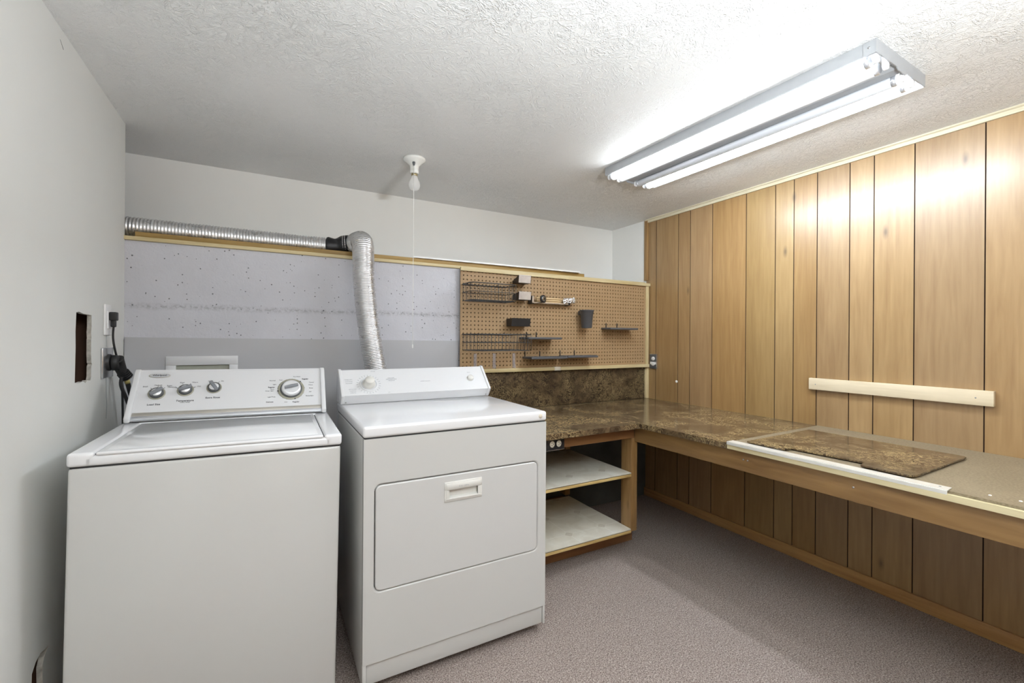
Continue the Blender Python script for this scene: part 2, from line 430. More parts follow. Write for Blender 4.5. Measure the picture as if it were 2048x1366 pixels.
class MB:
    """collects shapes; build() links them as one mesh object"""
    def __init__(s, mat=None):
        s.bm = bmesh.new(); s.mats = []; s.cur = 0; s.X = Matrix.Identity(4); s.sm = []
        if mat: s.use(mat)
    def use(s, mat):
        m = M[mat] if isinstance(mat, str) else mat
        if m not in s.mats: s.mats.append(m)
        s.cur = s.mats.index(m); return s
    def frame(s, X): s.X = X; return s
    def v(s, p): return s.bm.verts.new(s.X @ Vector(p))
    def f(s, vs, smooth=False):
        try: fc = s.bm.faces.new(vs)
        except ValueError: return None
        fc.material_index = s.cur; fc.smooth = smooth
        return fc
    def _merge(s, tmp, smooth=False):
        me = bpy.data.meshes.new('tmp')
        for fc in tmp.faces: fc.material_index = s.cur; fc.smooth = smooth
        tmp.transform(s.X); tmp.to_mesh(me); tmp.free()
        s.bm.from_mesh(me); bpy.data.meshes.remove(me)
    def box(s, x0, x1, y0, y1, z0, z1, bev=0.0, seg=2, smooth=False):
        t = bmesh.new(); bmesh.ops.create_cube(t, size=1)
        for q in t.verts:
            q.co = Vector(((x0 + x1) / 2 + q.co.x * (x1 - x0), (y0 + y1) / 2 + q.co.y * (y1 - y0), (z0 + z1) / 2 + q.co.z * (z1 - z0)))
        if bev: bmesh.ops.bevel(t, geom=list(t.edges), offset=bev, segments=seg, profile=0.5, affect='EDGES')
        s._merge(t, smooth or bev > 0); return s
    def prism(s, poly, axis, a, b, bev=0.0, seg=2):
        """poly: 2D outline in the two other axes in order; extruded from a to b along axis"""
        t = bmesh.new()
        def pt(p, c): return {'X': (c, p[0], p[1]), 'Y': (p[0], c, p[1]), 'Z': (p[0], p[1], c)}[axis]
        A = [t.verts.new(pt(p, a)) for p in poly]; B = [t.verts.new(pt(p, b)) for p in poly]
        tri = tessellate_polygon([[Vector((p[0], p[1], 0)) for p in poly]])
        n = len(poly)
        if bev:
            t.faces.new(A); t.faces.new(list(reversed(B)))
        else:
            for q in tri:
                t.faces.new([A[i] for i in q]); t.faces.new([B[i] for i in reversed(q)])
        for i in range(n):
            j = (i + 1) % n; t.faces.new((A[i], A[j], B[j], B[i]))
        bmesh.ops.recalc_face_normals(t, faces=t.faces)
        if bev: bmesh.ops.bevel(t, geom=list(t.edges), offset=bev, segments=seg, profile=0.5, affect='EDGES')
        s._merge(t, bev > 0); return s
    def rings(s, rings, smooth=True, caps=True, closed=True):
        R = [[s.v(p) for p in r] for r in rings]
        n = len(R[0])
        for a, b in zip(R, R[1:]):
            for i in range(n if closed else n - 1):
                j = (i + 1) % n; s.f((a[i], a[j], b[j], b[i]), smooth)
        if caps:
            s.f(list(reversed(R[0]))); s.f(R[-1])
        return s
    def lathe(s, prof, c=(0, 0, 0), axis='Z', n=32, caps=True, smooth=True, sx=1.0, sy=1.0):
        """prof: (radius, height) list around axis through c"""
        out = []
        for r, h in prof:
            ring = []
            for i in range(n):
                a = 2 * pi * i / n; u, w = r * cos(a) * sx, r * sin(a) * sy
                p = {'Z': (u, w, h), 'Y': (u, h, -w), 'X': (h, u, w)}[axis]
                ring.append((c[0] + p[0], c[1] + p[1], c[2] + p[2]))
            out.append(ring)
        return s.rings(out, smooth, caps)
    def tube(s, pts, r, n=8, closed=False, rfun=None, smooth=True, caps=True):
        P = [Vector(p) for p in pts]; m = len(P)
        T = []
        for i in range(m):
            a = P[(i - 1) % m] if closed or i > 0 else P[i]
            b = P[(i + 1) % m] if closed or i < m - 1 else P[i]
            T.append((b - a).normalized())
        up = Vector((0, 0, 1)) if abs(T[0].z) < 0.9 else Vector((1, 0, 0))
        nrm = (up - T[0] * up.dot(T[0])).normalized()
        out = []
        for i in range(m):
            nrm = (nrm - T[i] * nrm.dot(T[i])).normalized()
            bn = T[i].cross(nrm)
            rr = rfun(i) if rfun else r
            out.append([tuple(P[i] + (nrm * cos(2 * pi * k / n) + bn * sin(2 * pi * k / n)) * rr) for k in range(n)])
        if closed: out.append(out[0])
        return s.rings(out, smooth, caps and not closed)
    def build(s, name, parent=None, world=True, origin=None):
        """world: the shapes were given in room coordinates"""
        bmesh.ops.recalc_face_normals(s.bm, faces=s.bm.faces)
        me = bpy.data.meshes.new(name)
        o = bpy.data.objects.new(name, me); COL.objects.link(o)
        if parent is not None:
            if world:
                loc = Matrix.Identity(4)
                chain = []
                p = parent
                while p is not None: chain.append(p); p = p.parent
                for p in reversed(chain): loc = loc @ p.matrix_basis
                s.bm.transform(loc.inverted())
            o.parent = parent
        elif origin != 'keep':
            xs = [v.co for v in s.bm.verts]
            c = Vector(((min(v.x for v in xs) + max(v.x for v in xs)) / 2, (min(v.y for v in xs) + max(v.y for v in xs)) / 2, min(v.z for v in xs)))
            s.bm.transform(Matrix.Translation(-c)); o.location = c
        s.bm.to_mesh(me); s.bm.free()
        for m in s.mats: me.materials.append(m)
        return o

def arc(c, r, a0, a1, n=6):
    return [(c[0] + r * cos(a0 + (a1 - a0) * i / n), c[1] + r * sin(a0 + (a1 - a0) * i / n)) for i in range(n + 1)]
def rrect(x0, x1, y0, y1, r, n=5):
    return (arc((x1 - r, y1 - r), r, 0, pi / 2, n) + arc((x0 + r, y1 - r), r, pi / 2, pi, n)
            + arc((x0 + r, y0 + r), r, pi, 1.5 * pi, n) + arc((x1 - r, y0 + r), r, 1.5 * pi, 2 * pi, n))
def smooth_path(pts, k=8):
    """Catmull-Rom through the points"""
    P = [Vector(p) for p in pts]; P = [P[0] * 2 - P[1]] + P + [P[-1] * 2 - P[-2]]
    out = []
    for i in range(1, len(P) - 2):
        for j in range(k):
            t = j / k
            out.append(0.5 * ((2 * P[i]) + (-P[i - 1] + P[i + 1]) * t + (2 * P[i - 1] - 5 * P[i] + 4 * P[i + 1] - P[i + 2]) * t * t
                              + (-P[i - 1] + 3 * P[i] - 3 * P[i + 1] + P[i + 2]) * t ** 3))
    out.append(P[-2]); return out
def add_text(mb, s, size, X, align='CENTER', mat=None, bold=0.0, ext=0.0002):
    if mat: mb.use(mat)
    cu = bpy.data.curves.new('txt', 'FONT'); cu.body = s; cu.size = size; cu.align_x = align; cu.align_y = 'CENTER'
    cu.extrude = ext; cu.offset = bold; cu.resolution_u = 2
    ob = bpy.data.objects.new('txt', cu); COL.objects.link(ob)
    dg = bpy.context.evaluated_depsgraph_get()
    me = bpy.data.meshes.new_from_object(ob.evaluated_get(dg))
    t = bmesh.new(); t.from_mesh(me)
    keep = mb.X; mb.X = keep @ X; mb._merge(t); mb.X = keep
    bpy.data.objects.remove(ob); bpy.data.curves.remove(cu); bpy.data.meshes.remove(me)
def struct(o): o['kind'] = 'structure'; return o
def fill_holes(mb, outer, holes, axis, a, b):
    """slab with polygonal holes: outline + holes in 2D, thickness a..b along axis; reveals use material 2 if given"""
    polys = [outer] + holes
    flat = [p for q in polys for p in q]
    tri = tessellate_polygon([[Vector((p[0], p[1], 0)) for p in q] for q in polys])
    def pt(p, c): return {'X': (c, p[0], p[1]), 'Y': (p[0], c, p[1]), 'Z': (p[0], p[1], c)}[axis]
    A = [mb.v(pt(p, a)) for p in flat]; B = [mb.v(pt(p, b)) for p in flat]
    for t in tri:
        mb.f([A[i] for i in t]); mb.f([B[i] for i in reversed(t)])
    k = 0
    for qi, q in enumerate(polys):
        n = len(q)
        if qi > 0: mb.use('drywall_core')
        for i in range(n):
            j = (i + 1) % n; mb.f((A[k + i], A[k + j], B[k + j], B[k + i]))
        k += n

# ================================================================== THE ROOM
struct(MB('carpet').box(-1.3, XR + 0.1, YF - 0.1, YU + 0.1, -0.05, 0.0).build('floor', origin='keep'))
struct(MB('ceiling').box(-1.3, XR + 0.1, YF - 0.1, YU + 0.1, H, H + 0.06).build('ceiling', origin='keep'))
# left wall with the two holes broken through the plasterboard
hole1 = [(1.986, 1.071), (1.992, 1.190), (1.990, 1.240), (1.996, 1.306), (2.020, 1.309), (2.060, 1.304), (2.141, 1.302), (2.143, 1.262),
         (2.138, 1.240), (2.142, 1.218), (2.139, 1.213), (2.139, 1.16), (2.143, 1.13), (2.150, 1.124), (2.142, 1.116), (2.141, 1.08), (2.133, 1.066),
         (2.10, 1.070), (2.085, 1.062), (2.06, 1.069), (2.03, 1.067)]
hole2 = [(1.800, 0.315), (1.777, 0.318), (1.745, 0.325), (1.715, 0.318), (1.693, 0.300), (1.690, 0.24), (1.70, 0.17), (1.72, 0.12), (1.765, 0.12), (1.76, 0.2), (1.757, 0.28), (1.770, 0.30)]
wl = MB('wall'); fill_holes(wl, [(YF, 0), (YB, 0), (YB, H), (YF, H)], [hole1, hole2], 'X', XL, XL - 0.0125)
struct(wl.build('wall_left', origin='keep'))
cav = MB('cavity').box(XL - 0.135, XL - 0.12, YF, YB, 0, H)
cav.use('dark_wood').box(XL - 0.12, XL - 0.014, 2.19, 2.228, 0, H).box(XL - 0.12, XL - 0.014, 1.78, 1.818, 0, H)
cav.use('drywall_core').box(XL - 0.135, XL, YB, YB + 0.001, 1.655, H)
cav.use('pipe_red').tube([(XL - 0.075, 2.10, 1.40), (XL - 0.075, 2.115, 1.24), (XL - 0.07, 2.16, 1.14), (XL - 0.07, 2.17, 1.0)], 0.013, 10)
cav.use('cavity').box(XL - 0.12, XL - 0.014, 1.818, 2.19, 0.95, 0.96)
struct(tag(cav.build('trim_1', origin='keep')))
struct(MB('wall_fill_absorber').box(-1.3, XR + 0.1, YF - 0.1, YF, 0, H).build('wall_front', origin='keep'))
struct(MB('wall_up').box(-1.3, XR + 0.1, YU, YU + 0.1, 1.5, H).build('wall_back', origin='keep'))
struct(MB('wall_up').box(XR, XR + 0.1, YB, YU, 1.5, H).box(-1.3, -1.2, YB, YU, 1.5, H).build('wall_side', origin='keep'))
# poured concrete foundation wall with its deep ledge
cw = MB('concrete').box(-1.3, XR + 0.1, YB, YU + 0.1, 0, 1.655)
struct(cw.build('wall_concrete', origin='keep'))
# smooth grey sheet fixed over the lower concrete
gp = MB('grey_panel').prism([(XL + 0.004, 0.02), (1.028, 0.02), (1.028, 1.210), (XL + 0.004, 1.222)], 'Y', YB - 0.009, YB, 0.0)
struct(gp.build('wall_panel', origin='keep'))

MB_under = MB('under').box(1.032, XR - 0.0005, YB - 0.004, YB - 0.0002, 0.001, 0.766)  # thin dark grey sheet over the concrete below the counter
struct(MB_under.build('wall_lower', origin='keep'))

# right wall: grooved plank panelling (one continuous surface)
GR = [2.452, 2.242, 2.138, 1.960, 1.720, 1.538, 1.433, 1.311, 1.157, 1.053, 0.896, 0.665, 0.455, 0.35, 0.17, -0.07, -0.25, -0.36, -0.48, -0.63, -0.74, -0.89, -1.12, -1.33]
pl = MB('plank'); edges = [YB + 0.002] + GR + [YF]
lay = pl.bm.loops.layers.float_color.new('plank')
gw = 0.0022
for a, b in zip(edges, edges[1:]):
    # plank face from y=a down to y=b, V groove on its near side
    colr = (random.random(), random.random(), random.random(), 1)
    y0, y1 = a - gw, b + gw
    if abs(a - (YB + 0.002)) < 1e-6: colr = (0.1, 0.5, 0.3, 1)
    prof = [(XR + 0.006, a), (XR, y0), (XR, y1), (XR + 0.006, b)]
    for (xa, ya), (xb, yb), mt in ((prof[0], prof[1], 'groove'), (prof[1], prof[2], 'plank'), (prof[2], prof[3], 'groove')):
        pl.use(mt)
        vs = [pl.v((xa, ya, 0)), pl.v((xb, yb, 0)), pl.v((xb, yb, H)), pl.v((xa, ya, H))]
        fc = pl.f(vs)
        for lp in fc.loops: lp[lay] = colr
pl.use('plank').box(XR + 0.007, XR + 0.1, YF, YB + 0.002, 0, H)
struct(pl.build('wall_right', origin='keep'))
# ceiling trim, corner upright, baseboard
ct = MB('crown_y').prism([(XR, H), (XR - 0.020, H), (XR - 0.020, H - 0.006), (XR - 0.012, H - 0.010), (XR - 0.011, H - 0.026), (XR, H - 0.026)], 'Y', YF, YB, 0)
struct(ct.build('trim_2', origin='keep'))
struct(MB('fir_z').box(XR - 0.013, XR, YB - 0.022, YB + 0.012, 1.69, H - 0.003, 0.001).build('trim_3', origin='keep'))
struct(MB('base_y').box(XR - 0.014, XR - 0.0005, YF, YB - 0.001, 0.001, 0.062, 0.002).build('baseboard_right', origin='keep'))
struct(MB('pine_z').box(XR - 0.028, XR - 0.001, YB - 0.035, YB - 0.001, 0.766, 1.01, 0.001).build('trim_4', origin='keep'))

# cracks and dents on the left wall near the ceiling
ck = MB('gap').prism([(1.850, 2.131), (1.853, 2.130), (1.877, 2.114), (1.874, 2.114)], 'X', XL, XL + 0.0006)
struct(ck.build('trim_5', origin='keep'))

# ------------------------------------------------------------------ boards on the ledge
tag(MB('pine_x').box(XL - 0.5, XR - 0.02, YB - 0.012, YB + 0.10, 1.656, 1.673, 0.001).build('ledge_plank'),
    'long pale pine plank capping the front edge of the concrete ledge', 'plank')
tag(MB('oak_x').box(-0.525, 2.0, YB - 0.004, YB + 0.03, 1.6735, 1.696, 0.0015).build('ledge_batten'),
    'golden brown wooden batten lying on the ledge plank under the foil duct', 'batten')
wb = MB('white_board').frame(Matrix.Translation((1.34, YB + 0.034, 1.6965)) @ Matrix.Rotation(-0.012, 4, 'Z') @ Matrix.Rotation(radians(3.0), 4, 'X'))
wb.prism([(-0.60, -0.055), (0.60, -0.062), (0.64, 0.05), (-0.50, 0.05), (-0.56, -0.02)], 'Z', 0.003, 0.012)
tag(wb.build('painted_strip'), 'thin white painted board lying flat on the ledge above the pegboard', 'board')

# ------------------------------------------------------------------ pegboard
px0, px1, pz0, pz1, py = 1.030, 2.582, 1.030, 1.660, 2.525
peg = empty('pegboard', ((px0 + px1) / 2, py + 0.012, 1.01), 'large brown perforated pegboard in a pale pine frame above the brown backsplash', 'pegboard')
pb = MB('hardboard')
sp = 0.0255; r = 0.0044; x0 = 1.049 - sp / 2; z0 = 1.614 - 23 * sp + sp / 2
nx, nz = 60, 24
grid = {}
def gv(i, j, y):
    k = (i, j, y)
    if k not in grid: grid[k] = pb.v((x0 + i * sp, y, z0 + j * sp))
    return grid[k]
yb_ = py + 0.006
for i in range(nx):
    for j in range(nz):
        cx, cz = x0 + (i + .5) * sp, z0 + (j + .5) * sp
        ring = [(cx + r * cos(pi / 4 * k + pi / 4), cz + r * sin(pi / 4 * k + pi / 4)) for k in range(8)]
        F = [pb.v((p[0], py, p[1])) for p in ring]; B = [pb.v((p[0], yb_, p[1])) for p in ring]
        c = [gv(i + 1, j + 1, py), gv(i, j + 1, py), gv(i, j, py), gv(i + 1, j, py)]
        for k in range(4):
            a = 2 * k; b2 = 2 * k + 1; c2 = (2 * k + 2) % 8
            pb.f((c[k], F[a], F[b2])); pb.f((c[k], F[b2], c[(k + 1) % 4])); pb.f((c[(k + 1) % 4], F[b2], F[c2]))
        for k in range(8): pb.f((F[k], F[(k + 1) % 8], B[(k + 1) % 8], B[k]))
X0, X1, Z0, Z1 = x0, x0 + nx * sp, z0, z0 + nz * sp
def quad(a, b, c, d):
    pb.f((pb.v((a, py, c)), pb.v((b, py, c)), pb.v((b, py, d)), pb.v((a, py, d))))
quad(px0, X0, pz0, pz1)
quad(X1, px1, pz0, pz1) if X1 < px1 else None
quad(X0, X1, pz0, Z0); quad(X0, X1, Z1, pz1)
pb.f((pb.v((px0, py, pz0)), pb.v((px0, yb_, pz0)), pb.v((px0, yb_, pz1)), pb.v((px0, py, pz1))))
pb.build('perforated_panel', peg)
MB('pine_x').box(px0 - 0.004, XR - 0.002, py - 0.016, py - 0.0005, 1.640, 1.662, 0.001).build('frame_strip', peg)
fs = MB('pine_x').box(px0, XR - 0.012, py - 0.020, py - 0.0005, 1.010, 1.033, 0.001)
fs.use('alu').box(1.715, 1.765, py - 0.0215, py - 0.0005, 1.009, 1.034, 0.0008)
fs.build('frame_strip', peg)
MB('pine_z').box(px1 - 0.003, XR - 0.012, py - 0.012, py - 0.0005, 1.034, 1.640, 0.001).build('frame_strip', peg)
MB('dark_wood').box(px0 + 0.012, XR - 0.02, YB - 0.010, YB - 0.001, 1.02, 1.654).build('hole_dark_sheet', peg)  # dark sheet added so the peg holes read as unlit depth
MB('dark_wood').box(px0 + 0.012, px0 + 0.016, yb_ + 0.0005, YB - 0.0105, 1.035, 1.65).build('furring_strip', peg)

# ------------------------------------------------------------------ things hooked on the pegboard
def wire_basket(bx0, bx1, by0, bz0, bz1, nfront, nside, label, lean=0.012):
    t = empty('wire_basket', ((bx0 + bx1) / 2, py - 0.004, bz0), label, 'basket')
    y1 = py - 0.007
    def rim(z, ins=0.0, r=0.0022):
        p = [(bx0 + ins, y1, z), (bx0 + ins, by0 + ins + 0.02, z), (bx0 + ins + 0.02, by0 + ins, z), (bx1 - ins - 0.02, by0 + ins, z), (bx1 - ins, by0 + ins + 0.02, z), (bx1 - ins, y1, z)]
        return p
    m = MB('black_wire')
    m.tube(rim(bz1), 0.0030, 8, closed=True); m.tube(rim((bz0 + bz1) / 2, 0.002), 0.0018, 6, closed=True)
    m.build('rim', t)
    m = MB('black_wire')
    m.tube(rim(bz0, 0.004), 0.0018, 6, closed=True)
    for k in range(nfront + 1):
        x = bx0 + 0.006 + (bx1 - bx0 - 0.012) * k / nfront
        m.tube([(x, y1, bz1), (x, y1, bz0), (x, by0 + 0.004, bz0), (x, by0, bz1)], 0.0013, 5)
    for k in range(1, nside):
        y = by0 + (y1 - by0) * k / nside
        m.tube([(bx0, y, bz1), (bx0 + 0.004, y, bz0), (bx1 - 0.004, y, bz0), (bx1, y, bz1)], 0.0013, 5)
    m.build('wire_mesh', t)
    for x in (bx0 + 0.06, bx1 - 0.06):
        MB('black_wire').tube([(x, y1, bz1), (x, py - 0.003, bz1 + 0.012), (x, py + 0.010, bz1 + 0.016)], 0.0022, 6).build('hook', t)
wire_basket(1.037, 1.345, 2.378, 1.455, 1.556, 12, 6, 'upper black wire basket hooked near the top left corner of the pegboard')
wire_basket(1.040, 1.395, 2.275, 1.155, 1.250, 14, 9, 'lower black wire basket on the pegboard just above the dryer console')

def peg_bin(bx0, bx1, y0, z0, z1, zb, front, label, name='hanging_bin'):
    t = empty(name, ((bx0 + bx1) / 2, py - 0.002, z0), label, 'bin')
    w = 0.002; y1 = py - 0.001; ins = 0.006
    m = MB('black_plastic')
    m.prism([(y0 + 0.006, z0), (y1, z0), (y1, zb), (y0, z1)], 'X', bx0, bx0 + w)
    m.prism([(y0 + 0.006, z0), (y1, z0), (y1, zb), (y0, z1)], 'X', bx1 - w, bx1)
    m.box(bx0 + w, bx1 - w, y0 + 0.006, y1, z0, z0 + w)
    m.box(bx0 + w, bx1 - w, y1 - w, y1, z0 + w, zb)
    m.build('tray', t)
    m = MB(front)
    m.prism([(y0 + 0.006, z0), (y0 + 0.0085, z0), (y0 + 0.0025, z1), (y0, z1)], 'X', bx0 + w, bx1 - w)
    m.prism([(y0 - 0.002, z1 - 0.002), (y0 + 0.004, z1 - 0.002), (y0 + 0.004, z1 + 0.002), (y0 - 0.002, z1 + 0.002)], 'X', bx0, bx1)
    m.build('front_plate', t)
    return t
peg_bin(1.392, 1.484, 2.440, 1.583, 1.630, 1.600, 'bin_steel', 'upper small bin with shiny steel front under the top pegboard strip')
peg_bin(1.394, 1.486, 2.440, 1.476, 1.525, 1.510, 'bin_steel', 'lower small bin with dull steel front left of the wooden dowels')
peg_bin(1.350, 1.487, 2.450, 1.305, 1.354, 1.354, 'black_plastic', 'small plain black bin halfway up the pegboard above the lower basket')

def peg_shelf(sx0, sx1, y0, z, ridged, label, pins):
    t = empty('peg_shelf', ((sx0 + sx1) / 2, py - 0.002, z - 0.016), label, 'shelf', group=None)
    m = MB('charcoal')
    m.box(sx0, sx1, y0, py - 0.001, z - 0.014, z, 0.003, 3)
    if ridged:
        n = int((sx1 - sx0) / 0.0125)
        for k in range(n): m.box(sx0 + 0.004 + k * 0.0125, sx0 + 0.011 + k * 0.0125, y0 + 0.001, y0 + 0.006, z, z + 0.0045, 0.001, 1)
    m.build('board', t)
    for x in pins:
        MB('black_plastic').box(x - 0.002, x + 0.002, py - 0.008, py - 0.001, z, z + 0.034, 0.0008, 1).build('pin', t)
peg_shelf(1.445, 1.700, 2.400, 1.236, False, 'smooth charcoal peg shelf right of the lower wire basket', (1.50, 1.575))
peg_shelf(1.470, 1.752, 2.405, 1.108, True, 'ridged charcoal peg shelf, left one of the low pair above the bottom pine strip', (1.488, 1.604))
peg_shelf(1.762, 2.020, 2.415, 1.112, True, 'ridged charcoal peg shelf, right one of the low pair above the bottom pine strip', (1.770, 1.892))
peg_shelf(2.135, 2.402, 2.420, 1.309, False, 'charcoal peg shelf right of the black cup, nearest the panelled wall', (2.18, 2.285))

# cup
t = empty('hanging_cup', (1.952, 2.452, 1.302), 'black tapered plastic cup hooked on the pegboard between the shelves', 'cup')
m = MB('charcoal')
m.lathe([(0.034, 0), (0.0365, 0.004), (0.044, 0.100), (0.047, 0.102), (0.0475, 0.118), (0.052, 0.120), (0.052, 0.125), (0.049, 0.126), (0.0445, 0.118), (0.042, 0.10), (0.034, 0.006), (0.0, 0.006)], (1.952, 2.460, 1.302), n=40, caps=False)
m.lathe([(0.034, 0), (0.001, 0.0)], (1.952, 2.460, 1.302), n=40, caps=False)
m.build('body', t)
MB('charcoal').box(1.925, 1.980, 2.500, py - 0.001, 1.395, 1.424, 0.002).build('hook', t)

# little rack with steel rail, dowels, ring and foil
t = empty('dowel_rack', (1.67, py - 0.003, 1.455), 'narrow steel rack on the pegboard holding light wooden dowels', 'rack')
m = MB('steel').box(1.527, 1.806, 2.478, 2.481, 1.459, 1.468).box(1.527, 1.806, 2.478, py - 0.001, 1.4595, 1.461)
m.build('rail', t)
for xa in (1.512, 1.806):
    MB('black_plastic').box(xa, xa + 0.015, 2.476, py - 0.001, 1.456, 1.508, 0.0015).build('end_bracket', t)
MB('steel').box(1.5135, 1.526, 2.4745, 2.4758, 1.462, 1.506).build('end_plate', t)
for k, (zz, yy) in enumerate(((1.4695, 2.49), (1.4830, 2.492), (1.4965, 2.494))):
    d = MB('dowel').tube([(1.560, yy + 0.006, zz), (1.792, yy + 0.006, zz)], 0.0058, 12)
    tag(d.build('wooden_dowel'), ('bottom', 'middle', 'top')[k] + ' one of the three light wooden dowels lying in the steel rack on the pegboard', 'dowel', 'dowels in the pegboard rack')
rg = MB('black_plastic').frame(Matrix.Translation((1.590, 2.462, 1.489)) @ Matrix.Rotation(0.35, 4, 'Z'))
rg.lathe([(0.012, -0.006), (0.026, -0.006), (0.026, 0.006), (0.012, 0.006), (0.012, -0.006)], axis='Y', n=36, caps=False)
rg.use('steel').lathe([(0.0105, -0.007), (0.016, -0.0075), (0.0165, -0.006), (0.0105, -0.006), (0.0105, -0.007)], axis='Y', n=36, caps=False)
tag(rg.build('tape_ring'), 'black ring with a silver core hanging at the left end of the dowel rack', 'ring')
fo = MB('foil')
for k in range(4):
    t0 = bmesh.new(); bmesh.ops.create_icosphere(t0, subdivisions=3, radius=0.017)
    for v in t0.verts: v.co *= 1 + random.uniform(-0.2, 0.2)
    t0.transform(Matrix.Translation((1.778 + k * 0.024, 2.474 + 0.004 * (k % 2), 1.483 + 0.003 * k)) @ Matrix.Diagonal((1, 0.6, 1.15, 1)))
    fo._merge(t0)
tag(fo.build('crumpled_wrap'), 'crumpled silvery foil wrap at the right end of the dowel rack', 'foil')

# clear hooks in the lower left of the pegboard
for x, z, lab in ((1.130, 1.085, 'left'), (1.262, 1.085, 'middle'), (1.405, 1.085, 'right')):
    m = MB('clear').box(x - 0.010, x + 0.010, py - 0.004, py - 0.001, z - 0.05, z + 0.045, 0.001)
    m.tube([(x, py - 0.005, z - 0.02), (x, py - 0.020, z - 0.03), (x, py - 0.022, z - 0.045), (x + 0.003, py - 0.016, z - 0.052)], 0.003, 8)
    tag(m.build('clear_hook'), lab + ' one of the three clear plastic hooks under the lower wire basket', 'hook', 'clear hooks on the pegboard')

# ------------------------------------------------------------------ backsplash and counter
tag(MB('backsplash').box(1.05, XR - 0.029, YB - 0.018, YB - 0.001, 0.767, 1.009, 0.001).build('backsplash'),
    'dark brown marbled laminate backsplash between counter and pegboard', 'backsplash')
ctp = MB('laminate').prism([(1.05, 1.775), (1.790, 1.785), (1.813, 1.283), (XR - 0.001, 1.304), (XR - 0.001, YB - 0.001), (1.05, YB - 0.001)], 'Z', 0.7375, 0.765)
tag(ctp.build('countertop'), 'glossy brown marbled laminate countertop turning the corner', 'countertop')
st = empty('bench_top', (2.22, 0.5, 0.7375), 'bare tan particle board bench top with pale pine front edge along the panelled wall', 'bench top')
MB('chip').prism([(1.832, 1.281), (XR - 0.001, 1.302), (XR - 0.001, -1.0), (1.895, -1.0), (1.849, 0.39)], 'Z', 0.758, 0.766).build('board', st)
MB('pine_y').prism([(1.819, 1.281), (1.845, 1.281), (1.862, 0.39), (1.915, -1.0), (1.888, -1.0), (1.836, 0.39)], 'Z', 0.7375, 0.7575, 0).build('front_edge', st)
MB('pine_y').box(1.90, XR - 0.002, -0.98, 1.28, 0.7375, 0.7575).build('underlay', st)
for (x, y) in ((1.905, 0.47), (1.915, 0.41)): MB('white_board').lathe([(0.004, 0), (0.003, 0.0012), (0.0, 0.0014)], (x, y, 0.766), n=12, caps=False).build('plaster_spot', st)
al = MB('alu').prism([(1.817, 1.281), (1.862, 1.281), (1.882, 0.548), (1.836, 0.545)], 'Z', 0.767, 0.7695)
al.prism([(1.8160, 1.281), (1.8185, 1.281), (1.8355, 0.545), (1.833, 0.545)], 'Z', 0.756, 0.7675)
al.use('screw').lathe([(0.0035, 0), (0.003, 0.001), (0, 0.0012)], (1.862, 0.57, 0.7696), n=12, caps=False)
tag(al.build('metal_edging'), 'narrow silvery metal edging strip along the front of the bare bench top', 'edging strip')
# loose laminate sheet with a notch
shp = [(2.402, 1.235), (1.877, 1.223), (1.872, 1.062), (1.925, 1.060), (1.946, 0.807), (1.892, 0.797), (1.889, 0.668), (1.900, 0.650), (1.925, 0.646), (2.39, 0.655), (2.404, 0.665)]
sh = MB('laminate').frame(Matrix.Translation((0, 0, 0.7705)))
sh.prism([(p[0], p[1]) for p in shp], 'Z', 0.0, 0.006)
tag(sh.build('laminate_sheet'), 'loose notched piece of brown marbled laminate lying on the bench top', 'laminate sheet')

# aprons under the counter
ap = MB('fir_x').box(1.06, 1.823, 1.862, 1.90, 0.668, 0.7365, 0.002)
tag(ap.build('apron_beam'), 'short stained wooden beam under the countertop above the open shelves', 'beam')
ap = MB('fir_y').prism([(1.824, 1.862), (1.862, 1.862), (1.925, -1.0), (1.887, -1.0)], 'Z', 0.648, 0.7365, 0.002)
ap.use('screw')
for y in (1.215, 1.195, 0.80): ap.lathe([(0.004, 0.0), (0.003, -0.0015), (0, -0.002)], (1.8385 + (1.215 - y) * 0.0215, y, 0.70), 'X', 10, caps=False)
tag(ap.build('apron_beam'), 'long knotty stained beam under the bench top along the panelled wall', 'beam')

# outlet in the counter apron
def receptacle(mb, X, mat):
    keep = mb.X; mb.X = keep @ X
    mb.use(mat).lathe([(0.0165, 0.0), (0.0165, 0.0025), (0.015, 0.0035), (0.0, 0.0036)], n=24, caps=False, sy=0.85)
    mb.use('print_black').box(-0.0065, -0.0048, -0.001, 0.007, 0.0035, 0.0040).box(0.0048, 0.0065, 0.0, 0.006, 0.0035, 0.0040)
    mb.lathe([(0.0024, 0.0035), (0.0024, 0.0040), (0, 0.0040)], (0, -0.006, 0), n=10, caps=False)
    mb.X = keep
def frame_at(o, x, y, z):
    return Matrix(((x[0], y[0], z[0], o[0]), (x[1], y[1], z[1], o[1]), (x[2], y[2], z[2], o[2]), (0, 0, 0, 1)))
t = empty('apron_outlet', (1.245, 1.815, 0.674), 'black electrical outlet plate with two ivory sockets under the countertop edge', 'outlet')
MB('ivory').box(1.190, 1.310, 1.822, 1.861, 0.672, 0.7365, 0.002).build('outlet_box', t)
m = MB('black_plastic').box(1.196, 1.306, 1.817, 1.8215, 0.676, 0.7345, 0.001); m.build('cover_plate', t)
m = MB('steel').box(1.192, 1.3065, 1.8175, 1.8218, 0.6735, 0.6762).box(1.192, 1.1955, 1.8175, 1.8218, 0.6762, 0.7345); m.build('metal_rim', t)
m = MB()
for x in (1.232, 1.272):
    receptacle(m, frame_at((x, 1.817, 0.706), (0, 0, 1), (-1, 0, 0), (0, -1, 0)), 'ivory')
m.build('sockets', t)

